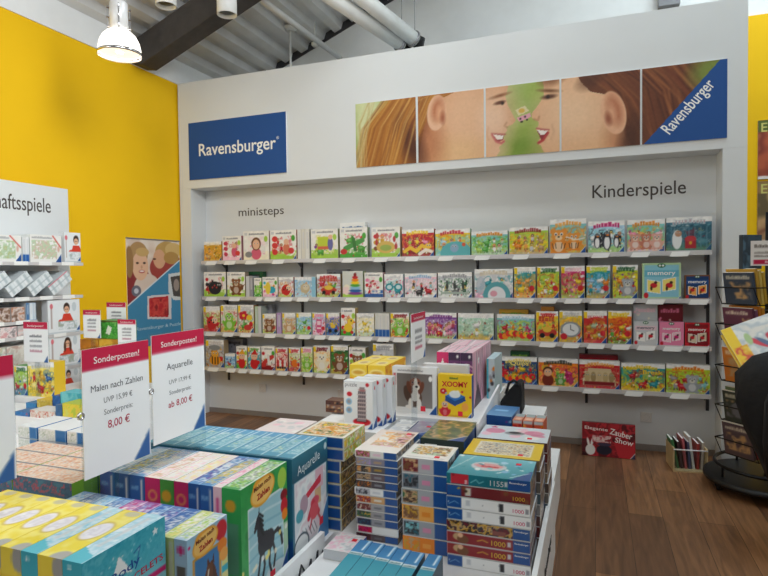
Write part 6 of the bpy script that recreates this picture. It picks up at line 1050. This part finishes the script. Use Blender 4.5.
# posters and small price card above the rack
for z0, z1, lb in ((2.29, 2.80, 'upper wall poster with red picture above the book rack'), (1.72, 2.26, 'lower wall poster with tan picture above the book rack')):
    A = Art(.62, z1-z0, 'a8553a', .008); A.pic(0, 0, A.a, .8, ['b85a3a', '8a3a2a', 'd88a60', 'c04a3a'] if z0 > 2 else ['b08a60', '8a5a40', 'c8a070', '6a5a3a'], int(z0*10), .5); A.ell(A.a*.45, .42, .3, .34, 'd09a78', soft=.08); A.ell(A.a*.5, .62, .34, .2, '6a3a26', soft=.06); A.ell(A.a*.36, .45, .04, .02, '3a2018'); A.ell(A.a*.56, .45, .04, .02, '3a2018'); A.ell(A.a*.46, .25, .09, .025, 'b04a40'); A.rect(0, .80, A.a, 1, '5a6a2a' if z0 > 2 else '9a7a4a'); A.text('EN', .05, .80, .22, 'd8d078', .01); A.rect(0, 0, A.a, .03, 'e8e4e0')
    o = tag(link('poster_picture', sheet(A, .006), None, (1.675, 5.975, z0)), lb, 'poster', 'posters on the yellow wall by the rack'); MB().box(-.31, .31, -.010, -.0032, -.012, .0).build('bottom_rail', 'white', o)
p0 = at(749.5, 254, 'Y', 4.15); p1 = at(790, 254, 'Y', 4.15)
t = thing('sale_sign', 'white price card with crimson foot band on top of the book rack', 'sign', (p0[0]+.13, 4.15, 1.505), (0, 0, .05)); A = Art(.25, .155, 'e8e4e0', .005); A.marks(.12, .72, 1.3, .12, '6a6058', 2); A.marks(.12, .48, 1.2, .08, '8a8078', 4); A.marks(.12, .34, 1.0, .08, '8a8078', 5); A.rect(.1, .06, A.a, .24, 'c01743'); A.marks(.5, .11, 1.2, .08, 'white', 6)
link('printed_card', box_mesh('printed_card', .25, .003, .155, 'f0f0f0', {'F': A}, 'paper'), t); MB().tube([(.1, .01, -.30), (.1, .01, .10)], .006, 8).tube([(.1, .01, -.295), (RX-p0[0]-.14, RY-4.15, -.295)], .006, 8).build('card_holder', 'wire', t)

# ------------------------------------------------------------------ lamps and ducts under the roof
LX, LY_, LZ_ = -2.965, 3.0, 2.955
GL = bpy.data.materials.new('lamp_glass_lit'); GL.use_nodes = True; b_ = GL.node_tree.nodes['Principled BSDF']; b_.inputs['Base Color'].default_value = (1, .97, .92, 1); b_.inputs['Roughness'].default_value = .25; b_.inputs['Emission Color'].default_value = (1, .93, .84, 1); b_.inputs['Emission Strength'].default_value = 1.6
GL2 = glow('lamp_opening_glow', (1, .8, .55), 1.2)
lp = thing('pendant_lamp', 'lit glass dome pendant lamp hanging before the yellow wall', 'lamp', (LX, LY_, LZ_)); lp.scale = (.68, .68, .68)
MB().lathe([(.197, .03), (.195, .07), (.182, .13), (.155, .185), (.115, .225), (.085, .238)], n=40).build('glass_dome', GL, lp)
MB().lathe([(.199, .0), (.203, .0), (.203, .03), (.199, .03), (.199, .0)], n=40).build('lower_ring', 'chrome', lp); MB().lathe([(.0, .034), (.19, .034)], n=40).build('diffuser', GL2, lp); MB().lathe([(.0, .03), (.045, .035), (.06, .07), (.045, .11), (0, .125)], n=20).build('bulb', 'bulb', lp)
MB().lathe([(0, .2381), (.085, .2381), (.085, .50), (.06, .53), (0, .53)], n=28).build('housing', 'steel', lp)
for k in range(4): q = MB(); a = math.radians(45+90*k); q.tube([(.1*math.cos(a), .1*math.sin(a), .235), (.1*math.cos(a), .1*math.sin(a), .47)], .006, 6); [q.tube([(.086*math.cos(a), .086*math.sin(a), zz), (.108*math.cos(a), .108*math.sin(a), zz)], .009, 6) for zz in (.27, .36, .45)]; q.build('support_rod', 'chrome', lp)
MB().tube([(0, 0, .53), (0, 0, (roof(LX)-LZ_-.005)/.68)], .012, 10).build('stem', 'grey', lp)
for px, py, Y, r_, lb in ((227, 15, 3.95, .105, 'grey cylinder ceiling spotlight in front of the dark beam'), (166, 6, 3.5, .10, 'grey cylinder ceiling spotlight beside the glass dome lamp')):
    p = at(px, py, 'Y', Y); t = thing('ceiling_spotlight', lb, 'lamp', tuple(p), (0, 0, 0), 'grey cylinder spotlights'); hh = roof(p[0])-p[2]; r_ *= .75
    MB().lathe([(r_-.01, .03), (r_-.004, 0), (r_, 0), (r_*1.0, .28), (r_*.8, .32), (0, .32)], n=32).build('housing', 'duct', t); MB().lathe([(0, .02), (r_-.012, .02)], n=32).build('lens', 'clear', t); MB().tube([(0, 0, .32), (0, 0, hh-.005)], .015, 8).build('stem', 'grey', t)
for (a, b_, r_, lb) in (((402, 45), (335, 0), .062, 'white round duct under the roof, nearer the yellow wall'), ((415, 40), (365, 0), .066, 'white round duct under the roof, nearer the bright wall')):
    A0 = at(*a, 'Y', 5.16); B0 = at(*b_, 'Z', A0[2]+.18); D = (B0-A0); e = A0+D*2.2
    t = thing('ventilation_duct', lb, 'duct', tuple(A0), group='white ducts above the header'); MB().tube([(0, 0, 0), tuple(e-A0)], r_, 20).build('pipe', 'duct', t)
    MB().tube([tuple(D*.02), tuple(D*.05)], r_+.012, 20).build('end_collar', 'grey', t); q = MB(); dn = D/np.linalg.norm(D)
    MB().tube([(0, 0, r_), (0, .0, 1.2)], .004, 6).build('hanging_wire', 'grey', t); MB().prism([(-.04, 0, -.04), (.05, 0, -.06), (.07, 0, .03), (.0, 0, .07)], (0, .03, 0)).build('clamp', 'black', t, tuple(-dn*.03))
A0 = at(340, 58, 'Y', 5.85); B0 = at(262, 0, 'Z', A0[2]+.1); e = A0+(B0-A0)*1.12
tag(MB().tube([(0, 0, 0), tuple(e-A0)], .03, 10).build('cable_duct', 'steel', None, tuple(A0)), 'thin grey cable pipe under the corrugated roof', 'pipe')
for px, py, Y, r_, lb in ((290, 28, 5.5, .075, 'grey disc fitting on a rod above the header'), (315, 44, 5.6, .04, 'small pale disc fitting beside the cable pipe')):
    p = at(px, py, 'Y', Y); t = thing('ceiling_fitting', lb, 'fitting', tuple(p), group='disc fittings above the header')
    MB().lathe([(0, -.03), (r_*.6, -.03), (r_, -.01), (r_, .012), (r_*.5, .02), (r_*.3, .05), (0, .05)], n=28).build('disc', 'duct', t); MB().tube([(0, 0, .05), (0, 0, roof(p[0])-p[2])], .008, 8).build('rod', 'duct', t)
    if r_ > .05: MB().tube([(0, 0, -.03), (0, 0, -.75)], .012, 8).build('drop_rod', 'duct', t)
p0 = at(669, 6, 'Y', 5.95); struct(MB().box(-.09, .09, -.03, .045, 0, 1.2).build('window_1_frame', 'grey', None, tuple(p0)))

# ------------------------------------------------------------------ light
wd = bpy.data.worlds.new('daylight'); S.world = wd; wd.use_nodes = True
wn = wd.node_tree; bgn = wn.nodes['Background']; bgn.inputs['Color'].default_value = (.93, .97, 1, 1); bgn.inputs['Strength'].default_value = .17
def area(name, loc, target, sx, sy, e, col=(1, 1, 1)):
    l = bpy.data.lights.new(name, 'AREA'); l.shape = 'RECTANGLE'; l.size = sx; l.size_y = sy; l.energy = e; l.color = col
    o = bpy.data.objects.new(name, l); COL.objects.link(o); o.location = loc; o.rotation_euler = (Vector(target)-Vector(loc)).to_track_quat('-Z', 'Y').to_euler(); return o
area('side_window_light', (-3.85, -.4, 2.6), (-1.6, 2.6, .8), 2.2, 2.0, 50, (.92, .97, 1))
area('front_fill_light', (.3, -1.6, 5.0), (-2.4, 3.2, 1.2), 2.0, 1.6, 66, (.92, .97, 1))  # unseen fill added under the roof to brighten the signs and yellow wall
hl = area('left_wall_fill_light', (-.3, 1.5, 3.5), (-4.0, 2.7, 1.75), .9, .9, 40, (.95, .98, 1)); hl.data.spread = math.radians(125)  # added fill with no lamp of its own, aimed to lift the yellow wall
area('overhead_fill_light', (-1.2, 3.5, 4.3), (-1.2, 4.9, 1.2), 2.2, .35, 16, (.90, .97, 1))  # unseen overhead fill added for header brightness and shade below the shelves
area('skylight', (1.3, 4.6, 6.6), (.0, 6.0, 3.6), 2.0, 2.6, 190, (.80, .94, 1))
S.view_settings.view_transform = 'Standard'; S.view_settings.look = 'None'; S.view_settings.exposure = 0; S.view_settings.gamma = 1
